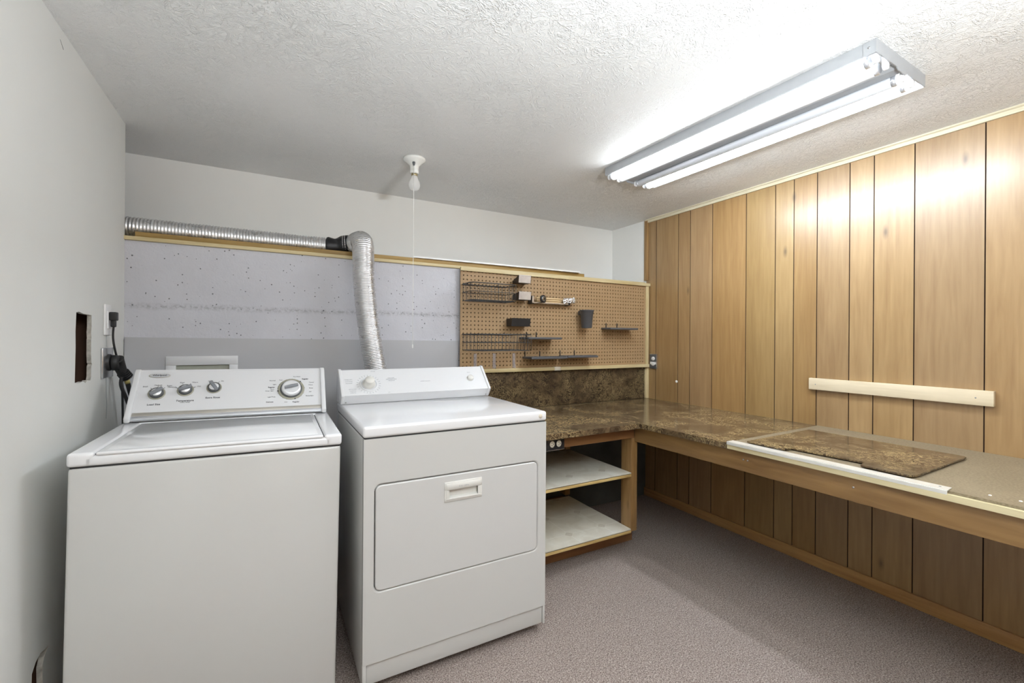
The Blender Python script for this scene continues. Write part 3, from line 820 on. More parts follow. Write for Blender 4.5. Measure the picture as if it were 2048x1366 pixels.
# outlet on the panelled wall
t = empty('panel_outlet', (XR - 0.004, 2.47, 1.0), 'dark outlet plate with two white sockets on the panelled wall beside the pegboard', 'outlet')
MB('charcoal').box(XR - 0.008, XR - 0.001, 2.438, 2.505, 1.000, 1.110, 0.001).build('cover_plate', t)
MB('steel').box(XR - 0.009, XR - 0.001, 2.434, 2.438, 1.000, 1.114).box(XR - 0.009, XR - 0.001, 2.438, 2.505, 1.110, 1.114).build('metal_rim', t)
m = MB()
for z in (1.078, 1.036):
    receptacle(m, frame_at((XR - 0.008, 2.470, z), (0, -1, 0), (0, 0, 1), (-1, 0, 0)), 'outlet_white')
m.use('outlet_white').box(XR - 0.0095, XR - 0.0078, 2.441, 2.500, 1.034, 1.052)
m.build('sockets', t)

# knob-like nail and the pale board on the panelling
kn = MB('plastic_white').lathe([(0.003, 0.0), (0.003, -0.006), (0.009, -0.008), (0.010, -0.012), (0.006, -0.016), (0.0, -0.0165)], (XR - 0.001, 2.243, 0.920), 'X', 16, caps=False)
tag(kn.build('wall_peg'), 'tiny cream round peg stuck in the panelling above the countertop corner', 'peg')
rl = MB('rail_y').prism([(0.632, 0.961), (1.338, 0.961), (1.338, 1.022), (0.632, 1.024)], 'X', XR - 0.022, XR - 0.001, 0.001)
rl.use('screw')
for y, z in ((1.305, 0.990), (0.685, 0.992)): rl.lathe([(0.003, 0), (0.002, -0.001), (0, -0.0012)], (XR - 0.022, y, z), 'X', 10, caps=False)
tag(rl.build('rail_board'), 'pale unfinished wooden board screwed level across the panelled wall', 'board')

# ------------------------------------------------------------------ shelf unit under the counter
su = empty('open_shelf_unit', (1.45, 2.2, 0.0), 'open wooden shelf unit with two papered shelves under the countertop beside the dryer', 'shelf unit')
MB('fir_z').box(1.803, 1.848, 1.863, 1.945, 0.139, 0.6675, 0.002).build('post', su)
MB('fir_z').box(1.78, 1.818, 2.46, 2.535, 0.16, 0.73, 0.002).build('post', su)
MB('fir_x').box(1.06, 1.955, 2.010, 2.05, 0.001, 0.118, 0.002).build('toe_kick', su)
MB('fir_x').box(1.06, 1.80, 1.88, 1.92, 0.119, 0.131).box(1.06, 1.80, 2.052, 2.53, 0.06, 0.131).build('base_frame', su)
def shelf(zt, x1, yf, wob):
    s_ = MB('ply_x').box(1.055, x1, yf, 2.452, zt - 0.022, zt - 0.002, 0.001).build('shelf_board', su)
    n, k = 24, 12
    R = []
    mb = MB('liner')
    vs = [[mb.v((1.056 + (x1 - 1.057) * i / n, yf + 0.001 + (2.45 - yf) * j / k,
                 zt + 0.0015 + wob * (0.5 + 0.5 * sin(i * 1.3 + j * 0.7)) * (1 if 0 < j else 0.3))) for j in range(k + 1)] for i in range(n + 1)]
    for i in range(n):
        for j in range(k): mb.f((vs[i][j], vs[i + 1][j], vs[i + 1][j + 1], vs[i][j + 1]), True)
    mb.box(1.056, x1 - 0.001, yf, yf + 0.0015, zt - 0.006, zt + 0.0012)
    mb.build('shelf_paper', s_)
shelf(0.472, 1.802, 1.861, 0.0006)
shelf(0.154, 1.802, 1.861, 0.0018)

# ------------------------------------------------------------------ WASHER (local frame: front left floor corner)
W = empty('washing_machine', (-0.4815, 1.61, 0.012), 'white top-load washing machine with three small dark knobs and one big dial', 'washing machine', rot=(0, 0.0145, -0.0168))
ww, wd = 0.688, 0.645
bz = 0.858          # seam under the lid deck
m = MB('enamel').box(0, ww, 0, wd, 0.022, bz, 0.009, 3)
m.build('cabinet', W, world=False)
MB('gap').box(0.004, ww - 0.004, 0.004, wd - 0.002, bz - 0.002, bz + 0.004).build('seam', W, world=False)
# deck: thick rounded rim with a shallow tray for the lid
dk = MB('enamel_top')
dz0, dz1 = bz + 0.003, 0.899
dk.box(-0.003, 0.055, -0.003, wd, dz0, dz1, 0.009, 4)
dk.box(ww - 0.052, ww + 0.003, -0.003, wd, dz0, dz1, 0.009, 4)
dk.box(0.045, ww - 0.045, 0.46, wd, dz0, dz1, 0.004, 2)
dk.box(0.030, ww - 0.030, -0.003, 0.46, dz0, 0.890, 0.009, 4)
dk.build('deck', W, world=False)
ld = MB('enamel_top').box(0.058, ww - 0.055, -0.004, 0.452, 0.889, 0.8985, 0.004, 3)
ld.box(0.075, ww - 0.07, 0.02, 0.44, 0.8975, 0.8992, 0.0008, 1)
ld.build('lid', W, world=False)
MB('gap').box(0.0545, 0.0585, 0.008, 0.46, 0.889, 0.8925).box(ww - 0.0555, ww - 0.0515, 0.008, 0.46, 0.889, 0.8925).box(0.055, ww - 0.052, 0.452, 0.4605, 0.889, 0.894).build('lid_gap', W, world=False)
for x in (0.05, ww - 0.05):
    for y in (0.06, wd - 0.06):
        MB('black_plastic').lathe([(0.018, -0.009), (0.020, 0.0), (0.012, 0.002), (0.012, 0.024)], (x, y, 0), n=16).build('foot', W, world=False)
MB('gap').box(0.02, ww - 0.02, 0.02, wd - 0.02, 0.006, 0.023).build('underside', W, world=False)
MB('beige').prism([(ww - 0.045, 0.035), (ww - 0.012, 0.042), (ww - 0.012, 0.046), (ww - 0.043, 0.043)], 'Y', -0.001, 0.0005).build('badge', W, world=False)
# console
A = Vector((0, 0.46, 0.9065)); B = Vector((0, 0.595, 1.077))
e = (B - A).normalized(); nrm = Vector((1, 0, 0)).cross(e)
CF = frame_at(A, (1, 0, 0), e, nrm)
prof = [(0.46, 0.9065), (0.472, 0.902), (wd - 0.005, 0.902), (wd - 0.005, 1.060), (0.632, 1.079), (0.602, 1.083), (0.5945, 1.0764)]
MB('console_white').prism(prof, 'X', 0.024, 0.664, 0.0).build('console', W, world=False)
for a, b_ in ((0.006, 0.0245), (0.6635, 0.682)):
    pr = [(0.455, 0.904), (0.457, 0.902), (wd - 0.002, 0.9015), (wd - 0.002, 1.060), (0.632, 1.080), (0.598, 1.086), (0.584, 1.077), (0.452, 0.918)]
    MB('console_white').prism(pr, 'X', a, b_, 0.0045, 3).build('console_end_cap', W, world=False)
MB('silver_trim').frame(CF).box(0.025, 0.663, 0.0005, 0.0165, 0, 0.006, 0.0015, 2).build('silver_strip', W, world=False)
MB('taupe_metal').frame(CF).box(0.025, 0.663, 0.0168, 0.0325, 0, 0.0035, 0.001, 2).build('taupe_strip', W, world=False)
em = MB('taupe_metal').frame(CF)
em.lathe([(0.0345, 0.0005), (0.0335, 0.002), (0.031, 0.0026)], (0.085, 0.197, 0), n=48, sy=0.30)
em.use('silver_trim').lathe([(0.0305, 0.0024), (0.030, 0.0030)], (0.085, 0.197, 0), n=48, sy=0.29)
emo = em.build('emblem', W, world=False)
def T(x, y, z=0.0004): return Matrix.Translation((x, y, z))
lt = MB('print_black').frame(CF)
add_text(lt, 'Whirlpool', 0.0105, T(0.085, 0.1975, 0.0032), bold=0.0002)
lt.build('lettering', emo, world=False)
lt = MB('print_black').frame(CF)
kpos = [(0.086, 0.1155, 0.0275), (0.1745, 0.1269, 0.0275), (0.268, 0.1344, 0.026)]
def legend(words, knob=None, degs=()):
    m_ = MB('print_black').frame(CF)
    for w_, sz, x_, y_, bd in words: add_text(m_, w_, sz, T(x_, y_), bold=bd)
    if knob: ticks(m_, *knob[:2], 0.022, 0.034, degs)
    m_.build('lettering', W, world=False)
def ticks(mb, cx, cy, r0, r1, degs, w=0.0009):
    for d in degs:
        a = radians(d); keep = mb.X
        mb.X = keep @ Matrix.Translation((cx, cy, 0)) @ Matrix.Rotation(a, 4, 'Z'); mb.box(r0, r1, -w / 2, w / 2, 0.0, 0.0014); mb.X = keep
legend([('Load Size', 0.0105, 0.083, 0.067, 0.00015)]); legend([('Temperature', 0.0105, 0.178, 0.079, 0.00015), ('WASH / RINSE', 0.005, 0.178, 0.071, 0)]); legend([('Extra Rinse', 0.0105, 0.267, 0.0885, 0.00015)])
legend([('Small', 0.0075, 0.047, 0.148, 0), ('Medium', 0.0075, 0.086, 0.153, 0), ('Super', 0.0075, 0.122, 0.150, 0), ('Max', 0.0075, 0.123, 0.143, 0)], kpos[0], (130, 90, 50))
legend([('Cold', 0.0075, 0.137, 0.142, 0), ('Cool', 0.0075, 0.160, 0.163, 0), ('Warm', 0.0075, 0.202, 0.163, 0), ('Hot', 0.0075, 0.217, 0.144, 0)], kpos[1], (158, 112, 66, 24))
legend([('Off', 0.0075, 0.250, 0.167, 0), ('On', 0.0075, 0.294, 0.166, 0)], kpos[2], (112, 62))
tx, ty = 0.547, 0.117
add_text(lt, 'Regular', 0.0085, T(tx - 0.075, ty + 0.012), bold=0.00015); add_text(lt, 'Heavy', 0.007, T(tx + 0.077, ty + 0.020)); add_text(lt, 'Normal', 0.0075, T(tx - 0.072, ty + 0.046))
add_text(lt, 'Soak', 0.0065, T(tx - 0.040, ty + 0.048)); add_text(lt, 'Pre Wash', 0.007, T(tx + 0.022, ty + 0.064)); add_text(lt, 'Regular', 0.0085, T(tx + 0.055, ty + 0.051), bold=0.00015)
add_text(lt, 'Light', 0.0065, T(tx - 0.064, ty + 0.026)); add_text(lt, 'Casual', 0.0075, T(tx + 0.080, ty + 0.033)); add_text(lt, 'Rinse', 0.007, T(tx + 0.078, ty + 0.003)); add_text(lt, 'Off', 0.007, T(tx + 0.074, ty - 0.016))
add_text(lt, 'Rinse/Spin', 0.0075, T(tx + 0.072, ty - 0.036)); add_text(lt, 'Fabric', 0.006, T(tx - 0.072, ty + 0.002)); add_text(lt, 'Rinse / Spin', 0.0065, T(tx - 0.082, ty - 0.006))
add_text(lt, 'Delicate', 0.008, T(tx - 0.080, ty - 0.060), bold=0.0001); add_text(lt, 'Light/Thick', 0.0065, T(tx - 0.074, ty - 0.036)); add_text(lt, 'Knit', 0.0065, T(tx - 0.020, ty - 0.063)); add_text(lt, 'Regular', 0.0085, T(tx + 0.018, ty - 0.064), bold=0.00015)
lt.build('lettering', W, world=False)
for (kx, ky, kr), ang in zip(kpos, (38, 22, 122)):
    m = MB('bezel').frame(CF @ Matrix.Translation((kx, ky, 0)))
    m.lathe([(kr, 0.0002), (kr, 0.0014), (kr - 0.002, 0.002), (0.021, 0.002)], n=48)
    bz_ = m.build('bezel_ring', W, world=False)
    m = MB('knob_dark').frame(CF @ Matrix.Translation((kx, ky, 0)))
    m.lathe([(0.0225, 0.002), (0.0215, 0.010), (0.0195, 0.0125), (0.0, 0.0125)], n=40, caps=False)
    k_ = m.build('knob', W, world=False)
    MB('knob_silver').frame(CF @ Matrix.Translation((kx, ky, 0))).lathe([(0.0165, 0.0122), (0.0150, 0.0145), (0.0, 0.0150)], n=36, caps=False).build('cap', k_, world=False)
    gX = CF @ Matrix.Translation((kx, ky, 0)) @ Matrix.Rotation(radians(ang), 4, 'Z')
    MB('knob_grey').frame(gX).prism(arc((0, 0), 0.0235, -0.27, 0.27, 4) + arc((0, 0), 0.021, pi - 0.28, pi + 0.28, 4), 'Z', 0.0125, 0.0235, 0.0012, 2).build('grip', k_, world=False)
# cycle dial
DX = CF @ Matrix.Translation((tx, ty, 0))
m = MB('bezel').frame(DX).lathe([(0.0520, 0.0002), (0.0520, 0.0014), (0.0505, 0.002), (0.040, 0.002)], n=64)
m.use('print_black'); ticks(m, 0, 0, 0.046, 0.0535, (86, 96, 112, 62, 50, 40, 5, 172, 162, 150, 186, 200, 214, 232, 252, 285, 300, 318, 335), 0.0011)
for d in (45, 190, 287):
    a = radians(d); m.lathe([(0.0022, 0.0), (0.0022, 0.0045), (0, 0.0045)], (0.051 * cos(a), 0.051 * sin(a), 0), n=10, caps=False)
m.build('bezel_ring', W, world=False)
m = MB('knob_dark').frame(DX).lathe([(0.0430, 0.002), (0.0425, 0.006), (0.038, 0.007)], n=64)
k_ = m.build('dial', W, world=False)
MB('knob_silver').frame(DX).lathe([(0.0375, 0.0065), (0.0360, 0.016), (0.0320, 0.0195), (0.028, 0.0190), (0.0, 0.0200)], n=56, caps=False).build('cap', k_, world=False)
MB('knob_grey').frame(DX @ Matrix.Rotation(radians(14), 4, 'Z')).prism(arc((0, 0), 0.0265, -0.16, 0.16, 4) + [(0, 0.0055)] + arc((0, 0), 0.0265, pi - 0.16, pi + 0.16, 4) + [(0, -0.0055)], 'Z', 0.0195, 0.0330, 0.0015, 2).build('grip', k_, world=False)

# ------------------------------------------------------------------ DRYER (room coordinates)
Dx0, Dx1, Dy0, Dy1 = 0.286, 1.022, 1.5525, 2.205
D = empty('clothes_dryer', ((Dx0 + Dx1) / 2, (Dy0 + Dy1) / 2, 0), 'white front-load clothes dryer with a drop door and one big white knob beside the counter', 'dryer')
MB('enamel').box(Dx0, Dx1, Dy0 + 0.025, Dy1, 0.030, 0.880, 0.006, 2).build('cabinet', D)
# front sheet with the door opening
def ring_bevel(mb, poly_fn, steps):
    pass
ft = MB('enamel')
dx0, dx1, dz0_, dz1_ = 0.318, 0.988, 0.347, 0.727
ft.prism([(Dx0, 0.112), (Dx1, 0.112), (Dx1, dz0_ ), (Dx0, dz0_)], 'Y', Dy0, Dy0 + 0.02, 0)
outer = [(Dx0, 0.112), (Dx1, 0.112), (Dx1, 0.881), (Dx0, 0.881)]
ft.bm.clear()
inner = rrect(dx0, dx1, dz0_, dz1_, 0.024, 6)
def slab_hole(mb, outer, inner, y0, y1, lip):
    polys = [outer, inner]; flat = outer + inner
    tri = tessellate_polygon([[Vector((p[0], p[1], 0)) for p in q] for q in polys])
    A_ = [mb.v((p[0], y0, p[1])) for p in flat]
    for t_ in tri: mb.f([A_[i] for i in t_])
    n = len(outer); Bo = [mb.v((p[0], y1, p[1])) for p in outer]
    for i in range(n): j = (i + 1) % n; mb.f((A_[i], A_[j], Bo[j], Bo[i]))
    k = len(inner)
    cx = sum(p[0] for p in inner) / k; cz = sum(p[1] for p in inner) / k
    prev = A_[n:]
    for off, yy in ((lip * 0.35, y0 + lip * 0.15), (lip * 0.8, y0 + lip * 0.6), (lip, y0 + lip * 1.6), (lip * 1.02, y1)):
        cur = []
        for (x, z) in inner:
            qx = x + (off if x < cx else -off) ; qz = z + (off if z < cz else -off)
            cur.append(mb.v((qx, yy, qz)))
        for i in range(k): j = (i + 1) % k; mb.f((prev[i], prev[j], cur[j], cur[i]), True)
        prev = cur
slab_hole(ft, outer, inner, Dy0, Dy0 + 0.022, 0.006)
ft.build('front_panel', D)
MB('gap').box(dx0 - 0.004, dx1 + 0.004, Dy0 + 0.0175, Dy0 + 0.0195, dz0_ - 0.004, dz1_ + 0.004).build('door_recess', D)
dr = MB('enamel_door')
dd = rrect(dx0 + 0.0085, dx1 - 0.0085, dz0_ + 0.0085, dz1_ - 0.0085, 0.018, 6)
hx0, hx1, hz0, hz1 = 0.584, 0.716, 0.629, 0.683
def door(mb):
    hole = [(hx0, hz0), (hx1, hz0), (hx1, hz1), (hx0, hz1)]
    y0 = Dy0 - 0.001
    cx, cz = (dx0 + dx1) / 2, (dz0_ + dz1_) / 2
    ins = [(x + (0.004 if x < cx else -0.004), z + (0.004 if z < cz else -0.004)) for x, z in dd]
    tri = tessellate_polygon([[Vector((p[0], p[1], 0)) for p in q] for q in (ins, hole)])
    A_ = [mb.v((p[0], y0, p[1])) for p in ins + hole]
    for t_ in tri: mb.f([A_[i] for i in t_])
    k = len(ins); prev = A_[:k]
    for f_, yy in ((0.3, y0 + 0.0006), (0.0, y0 + 0.004), (0.0, y0 + 0.016)):
        cur = [mb.v((a[0] * f_ + b_[0] * (1 - f_), yy, a[1] * f_ + b_[1] * (1 - f_))) for a, b_ in zip(ins, dd)]
        for i in range(k): j = (i + 1) % k; mb.f((prev[i], prev[j], cur[j], cur[i]), True)
        prev = cur
door(dr)
dro = dr.build('door', D)
hd = MB('plastic_white')
yh = Dy0 - 0.004
fr_o = [(hx0 - 0.010, hz0 - 0.010), (hx1 + 0.010, hz0 - 0.010), (hx1 + 0.010, hz1 + 0.010), (hx0 - 0.010, hz1 + 0.010)]
a_, b_, c_, d_ = hx0 + 0.008, hx1 - 0.008, hz0 + 0.004, hz1 - 0.020
def frame_box(mb, X0_, X1_, Z0_, Z1_, x0_, x1_, z0_, z1_, ya, yb):
    mb.box(X0_, X1_, ya, yb, z1_, Z1_, 0.001, 1).box(X0_, X1_, ya, yb, Z0_, z0_, 0.001, 1)
    mb.box(X0_, x0_, ya, yb, z0_, z1_).box(x1_, X1_, ya, yb, z0_, z1_)
frame_box(hd, fr_o[0][0], fr_o[1][0], fr_o[0][1], fr_o[2][1], a_, b_, c_, d_, yh, Dy0 + 0.002)
frame_box(hd, hx0 - 0.003, hx1 + 0.003, hz0 - 0.003, hz1 + 0.003, a_, b_, c_, d_, yh - 0.002, yh + 0.001)
hd.box(a_, b_, Dy0 + 0.012, Dy0 + 0.014, c_, d_).prism([(yh + 0.001, c_), (Dy0 + 0.013, c_ + 0.004), (Dy0 + 0.013, c_ - 0.001), (yh + 0.001, c_ - 0.001)], 'X', a_, b_)
hd.box(a_ - 0.001, a_, yh, Dy0 + 0.013, c_, d_).box(b_, b_ + 0.001, yh, Dy0 + 0.013, c_, d_).box(a_, b_, yh, Dy0 + 0.013, d_, d_ + 0.001)
hd.use('print_grey'); add_text(hd, 'PULL OPEN', 0.008, frame_at((0.650, yh - 0.0021, hz1 - 0.010), (1, 0, 0), (0, 0, 1), (0, -1, 0)))
hd.build('handle', dro)
# kick plate, seam, feet
MB('enamel').box(Dx0 + 0.014, Dx1 - 0.010, Dy0 + 0.010, Dy0 + 0.024, 0.036, 0.118, 0.002).build('kick_plate', D)
MB('enamel').box(Dx0, Dx0 + 0.013, Dy0 + 0.001, Dy0 + 0.03, 0.036, 0.113, 0.002).build('front_corner', D)
MB('enamel').box(Dx1 - 0.009, Dx1, Dy0 + 0.001, Dy0 + 0.03, 0.036, 0.113, 0.002).build('front_corner', D)
MB('gap').box(Dx0 + 0.004, Dx1 - 0.004, Dy0 + 0.003, Dy1, 0.879, 0.8855).build('seam', D)
for x in (Dx0 + 0.05, Dx1 - 0.05):
    for y in (Dy0 + 0.10, Dy1 - 0.06):
        MB('black_plastic').lathe([(0.018, 0.0005), (0.018, 0.008), (0.010, 0.010), (0.010, 0.034)], (x, y, 0), n=16).build('foot', D)
# top
tp = MB('enamel_top').box(Dx0 - 0.003, Dx1 + 0.002, Dy0 - 0.003, Dy1, 0.885, 0.9245, 0.010, 4)
tpo = tp.build('top', D)
MB('enamel').prism([(0.66, 2.045), (0.69, 2.012), (0.86, 2.020), (0.86, 2.016), (0.688, 2.008), (0.655, 2.045)], 'Z', 0.9243, 0.9249).build('lint_door_line', tpo)
MB('beige').lathe([(0.0095, 0.0), (0.009, -0.0008), (0.0, -0.0009)], (0.992, Dy0 - 0.0028, 0.906), 'Y', 24, caps=False).build('sticker', tpo)
# console
dA = Vector((0, 2.083, 0.966)); dB = Vector((0, 2.188, 1.073)); de = (dB - dA).normalized()
DF = frame_at(dA, (1, 0, 0), de, Vector((1, 0, 0)).cross(de))
pr = [(2.110, 0.9255), (2.083, 0.966), (2.188, 1.073), (2.200, 1.074), (2.232, 1.05), (2.232, 0.9255)]
MB('console_white').prism(pr, 'X', Dx0 + 0.012, Dx1 - 0.012, 0).build('console', D)
pr2 = [(2.106, 0.925), (2.078, 0.964), (2.080, 0.970), (2.184, 1.077), (2.200, 1.079), (2.236, 1.054), (2.236, 0.925)]
for a, b2 in ((Dx0 + 0.000, Dx0 + 0.0125), (Dx1 - 0.0125, Dx1)):
    MB('console_white').prism(pr2, 'X', a, b2, 0.0022, 2).build('console_end_cap', D)
m = MB('print_grey').frame(DF)
add_text(m, 'LARGE CAPACITY', 0.0065, T(0.685, 0.066))
m.build('lettering', D); m = MB('print_grey').frame(DF)
for i, s_ in enumerate(('TIMED DRY', 'COTTONS', 'AIR FLUFF')): add_text(m, s_, 0.0068, T(0.325, 0.092 - i * 0.011))
for i, s_ in enumerate(('AUTO DRY', 'NORMAL', 'CASUAL')): add_text(m, s_, 0.0068, T(0.338, 0.035 - i * 0.010))
for i, s_ in enumerate(('HEAVY DRY', 'PERMANENT PRESS', 'DELICATES')): add_text(m, s_, 0.006, T(0.520, 0.094 - i * 0.008))
m.build('lettering', D); m = MB('print_grey').frame(DF); add_text(m, 'START', 0.006, T(0.93, 0.112)); m.build('lettering', D); m = MB('print_grey').frame(DF)
add_text(m, 'OFF', 0.006, T(0.498, 0.008)); add_text(m, 'CYCLE', 0.0065, T(0.44, 0.138))
for d in range(0, 360, 15):
    a = radians(d); keep = m.X; m.X = keep @ Matrix.Translation((0.412, 0.062, 0)) @ Matrix.Rotation(a, 4, 'Z')
    m.box(0.047, 0.055, -0.0008, 0.0008, 0, 0.0005); m.X = keep
m.build('lettering', D)
tm = MB('console_white').frame(DF @ Matrix.Translation((0.412, 0.060, 0)))
tm.lathe([(0.041, 0.0), (0.040, 0.004), (0.038, 0.005), (0.036, 0.004), (0.0, 0.004)], n=56, caps=False)
tm.use('print_grey').lathe([(0.0345, 0.0042), (0.0335, 0.0048), (0.0325, 0.0042)], n=56, caps=False)
tmo = tm.build('timer_dial', D)
MB('plastic_white').frame(DF @ Matrix.Translation((0.412, 0.060, 0))).lathe([(0.0290, 0.0045), (0.0275, 0.012), (0.0225, 0.015), (0.0215, 0.034), (0.0195, 0.038), (0.0, 0.0385)], n=48, caps=False).build('knob', tmo)
MB('plastic_white').frame(DF @ Matrix.Translation((0.928, 0.072, 0))).lathe([(0.0175, 0.0), (0.0165, 0.010), (0.0135, 0.014), (0.0, 0.0150)], n=40, caps=False).build('start_button', D)
for x in (Dx0 + 0.022, Dx1 - 0.018):
    MB('screw').lathe([(0.0038, 0), (0.003, -0.0015), (0, -0.002)], (x, 2.104, 0.934), 'Y', 12, caps=False).build('screw', D)

# ------------------------------------------------------------------ foil duct
DU = empty('dryer_duct', (0.5, 2.36, 0.62), 'crinkled silver foil duct rising from behind the dryer and running left along the ledge', 'duct')
def duct(name, pts, r, pitch, amp, parent, k=14, mat='duct'):
    P = smooth_path(pts, k)
    # resample evenly
    L = [0]
    for a, b2 in zip(P, P[1:]): L.append(L[-1] + (b2 - a).length)
    n = int(L[-1] / (pitch / 4)); Q = []; j = 0
    for i in range(n + 1):
        s_ = L[-1] * i / n
        while j < len(L) - 2 and L[j + 1] < s_: j += 1
        f_ = (s_ - L[j]) / max(1e-9, L[j + 1] - L[j]); Q.append(P[j].lerp(P[j + 1], f_))
    jit = [random.uniform(-1, 1) for _ in range(n + 1)]
    return MB(mat).tube(Q, r, 28, rfun=lambda i: r + amp * (1, 0.1, -1, 0.1)[i % 4] + 0.0007 * jit[i // 4]).build(name, parent)
duct('vertical_duct', [(0.420, 2.535, 1.744), (0.435, 2.475, 1.742), (0.437, 2.432, 1.702), (0.437, 2.415, 1.62), (0.440, 2.405, 1.50), (0.462, 2.395, 1.28), (0.497, 2.385, 1.06), (0.520, 2.375, 0.88), (0.530, 2.37, 0.62)], 0.0535, 0.0085, 0.0022, DU)
duct('elbow', [(0.365, 2.600, 1.740), (0.400, 2.588, 1.743), (0.430, 2.548, 1.744)], 0.050, 0.0085, 0.0015, DU)
duct('ledge_duct', [(-1.15, 2.66, 1.727), (-0.9, 2.65, 1.735), (-0.57, 2.635, 1.728), (-0.2, 2.63, 1.726), (0.1, 2.628, 1.725), (0.30, 2.620, 1.725)], 0.047, 0.013, 0.0028, DU)
m = MB('tape')
m.tube(smooth_path([(0.285, 2.620, 1.726), (0.31, 2.612, 1.727), (0.345, 2.607, 1.733), (0.375, 2.598, 1.740), (0.392, 2.592, 1.742)], 4), 0.04, 24,
       rfun=lambda i: (0.050, 0.0515, 0.050, 0.048, 0.046, 0.043, 0.041, 0.043, 0.046, 0.049, 0.051, 0.052, 0.052, 0.052, 0.052, 0.052, 0.052)[min(i, 16)] - 0.0)
m.build('tape_wrap', DU)

# ------------------------------------------------------------------ hookup box behind the washer
hb = empty('hookup_box', (-0.27, YB - 0.013, 1.0), 'white plastic laundry hookup frame on the grey wall behind the washer', 'hookup box')
m = MB('console_white')
yb0, yb1 = YB - 0.020, YB - 0.0095
m.box(-0.410, -0.128, yb0, yb1, 1.092, 1.134, 0.002).box(-0.410, -0.372, yb0, yb1, 0.93, 1.092, 0.001).box(-0.164, -0.128, yb0, yb1, 0.93, 1.092, 0.001).box(-0.372, -0.164, yb0, yb1, 0.93, 0.96, 0.001)
m.build('frame', hb)
MB('recess_back').box(-0.372, -0.164, yb1 - 0.0012, yb1, 0.96, 1.092).build('recess', hb)  # recess drawn as a flat plate in a darker olive grey

# ------------------------------------------------------------------ outlets, plugs and cords on the left wall
t = empty('wall_outlet', (XL + 0.003, 2.307, 1.23), 'white outlet plate on the left wall with a small black plug in it', 'outlet')
MB('outlet_white').box(XL + 0.0005, XL + 0.007, 2.270, 2.344, 1.230, 1.351, 0.002, 3).build('cover_plate', t)
m = MB('outlet_white').box(XL + 0.006, XL + 0.0105, 2.290, 2.326, 1.256, 1.325, 0.001); m.build('sockets', t)
t = empty('small_plug', (XL + 0.012, 2.306, 1.26), 'small black plug and thin cord dropping from the white outlet', 'plug')
MB('black_rubber').box(XL + 0.0110, XL + 0.034, 2.292, 2.326, 1.288, 1.322, 0.004, 3).box(XL + 0.014, XL + 0.030, 2.299, 2.318, 1.262, 1.290, 0.004, 3).build('plug_body', t)
MB('black_rubber').tube(smooth_path([(XL + 0.022, 2.308, 1.265), (XL + 0.020, 2.312, 1.22), (XL + 0.024, 2.322, 1.17), (XL + 0.030, 2.372, 1.08), (XL + 0.030, 2.40, 0.98), (XL + 0.035, 2.40, 0.70)]), 0.0038, 10).build('cord', t)
t = empty('range_outlet', (XL + 0.003, 2.31, 1.06), 'square steel outlet plate below the white outlet on the left wall', 'outlet')
m = MB('steel').box(XL + 0.0005, XL + 0.008, 2.242, 2.372, 1.062, 1.181, 0.003, 3); m.build('cover_plate', t)
m = MB('black_plastic').lathe([(0.034, 0.0), (0.033, 0.007), (0.030, 0.009), (0.0, 0.0095)], (XL + 0.0078, 2.305, 1.122), 'X', 36, caps=False)
m.build('socket', t)
t = empty('dryer_plug', (XL + 0.03, 2.315, 1.06), 'chunky black dryer plug with a thick cord in the steel outlet', 'plug')
m = MB('black_rubber').lathe([(0.026, 0.0175), (0.031, 0.020), (0.031, 0.034), (0.026, 0.040), (0.0, 0.041)], (XL, 2.310, 1.120), 'X', 28)
m.tube(smooth_path([(XL + 0.030, 2.315, 1.135), (XL + 0.034, 2.328, 1.115), (XL + 0.042, 2.342, 1.080), (XL + 0.050, 2.355, 1.058)], 4), 0.02, 14, rfun=lambda i: 0.024 - 0.0008 * i)
for k in range(4): m.tube([(XL + 0.044 + 0.003 * k, 2.343 + 0.004 * k, 1.078 - 0.006 * k), (XL + 0.0455 + 0.003 * k, 2.345 + 0.004 * k, 1.0755 - 0.006 * k)], 0.022, 16)
m.build('plug_body', t)
MB('black_rubber').tube(smooth_path([(XL + 0.050, 2.355, 1.060), (XL + 0.055, 2.375, 1.02), (XL + 0.062, 2.42, 0.93), (XL + 0.07, 2.44, 0.80), (XL + 0.08, 2.45, 0.5)]), 0.0085, 12).build('cord', t)
MB('black_rubber').tube(smooth_path([(XL + 0.045, 2.338, 1.075), (XL + 0.040, 2.335, 1.03), (XL + 0.052, 2.345, 0.98), (XL + 0.060, 2.365, 0.93), (XL + 0.062, 2.38, 0.86), (XL + 0.06, 2.39, 0.6)]), 0.0065, 10).build('cord', t)
MB('gold_label').tube([(XL + 0.0515, 2.360, 1.050), (XL + 0.0535, 2.369, 1.033)], 0.0092, 12).build('label_band', t)
th = MB('galv').tube(smooth_path([(XL + 0.002, 2.305, 1.229), (XL + 0.0018, 2.306, 1.12), (XL + 0.0022, 2.305, 1.0), (XL + 0.002, 2.312, 0.96), (XL + 0.002, 2.308, 0.90)], 5), 0.0011, 6)
tag(th.build('thin_wire'), 'thin grey wire hanging down the left wall behind the outlets', 'wire')

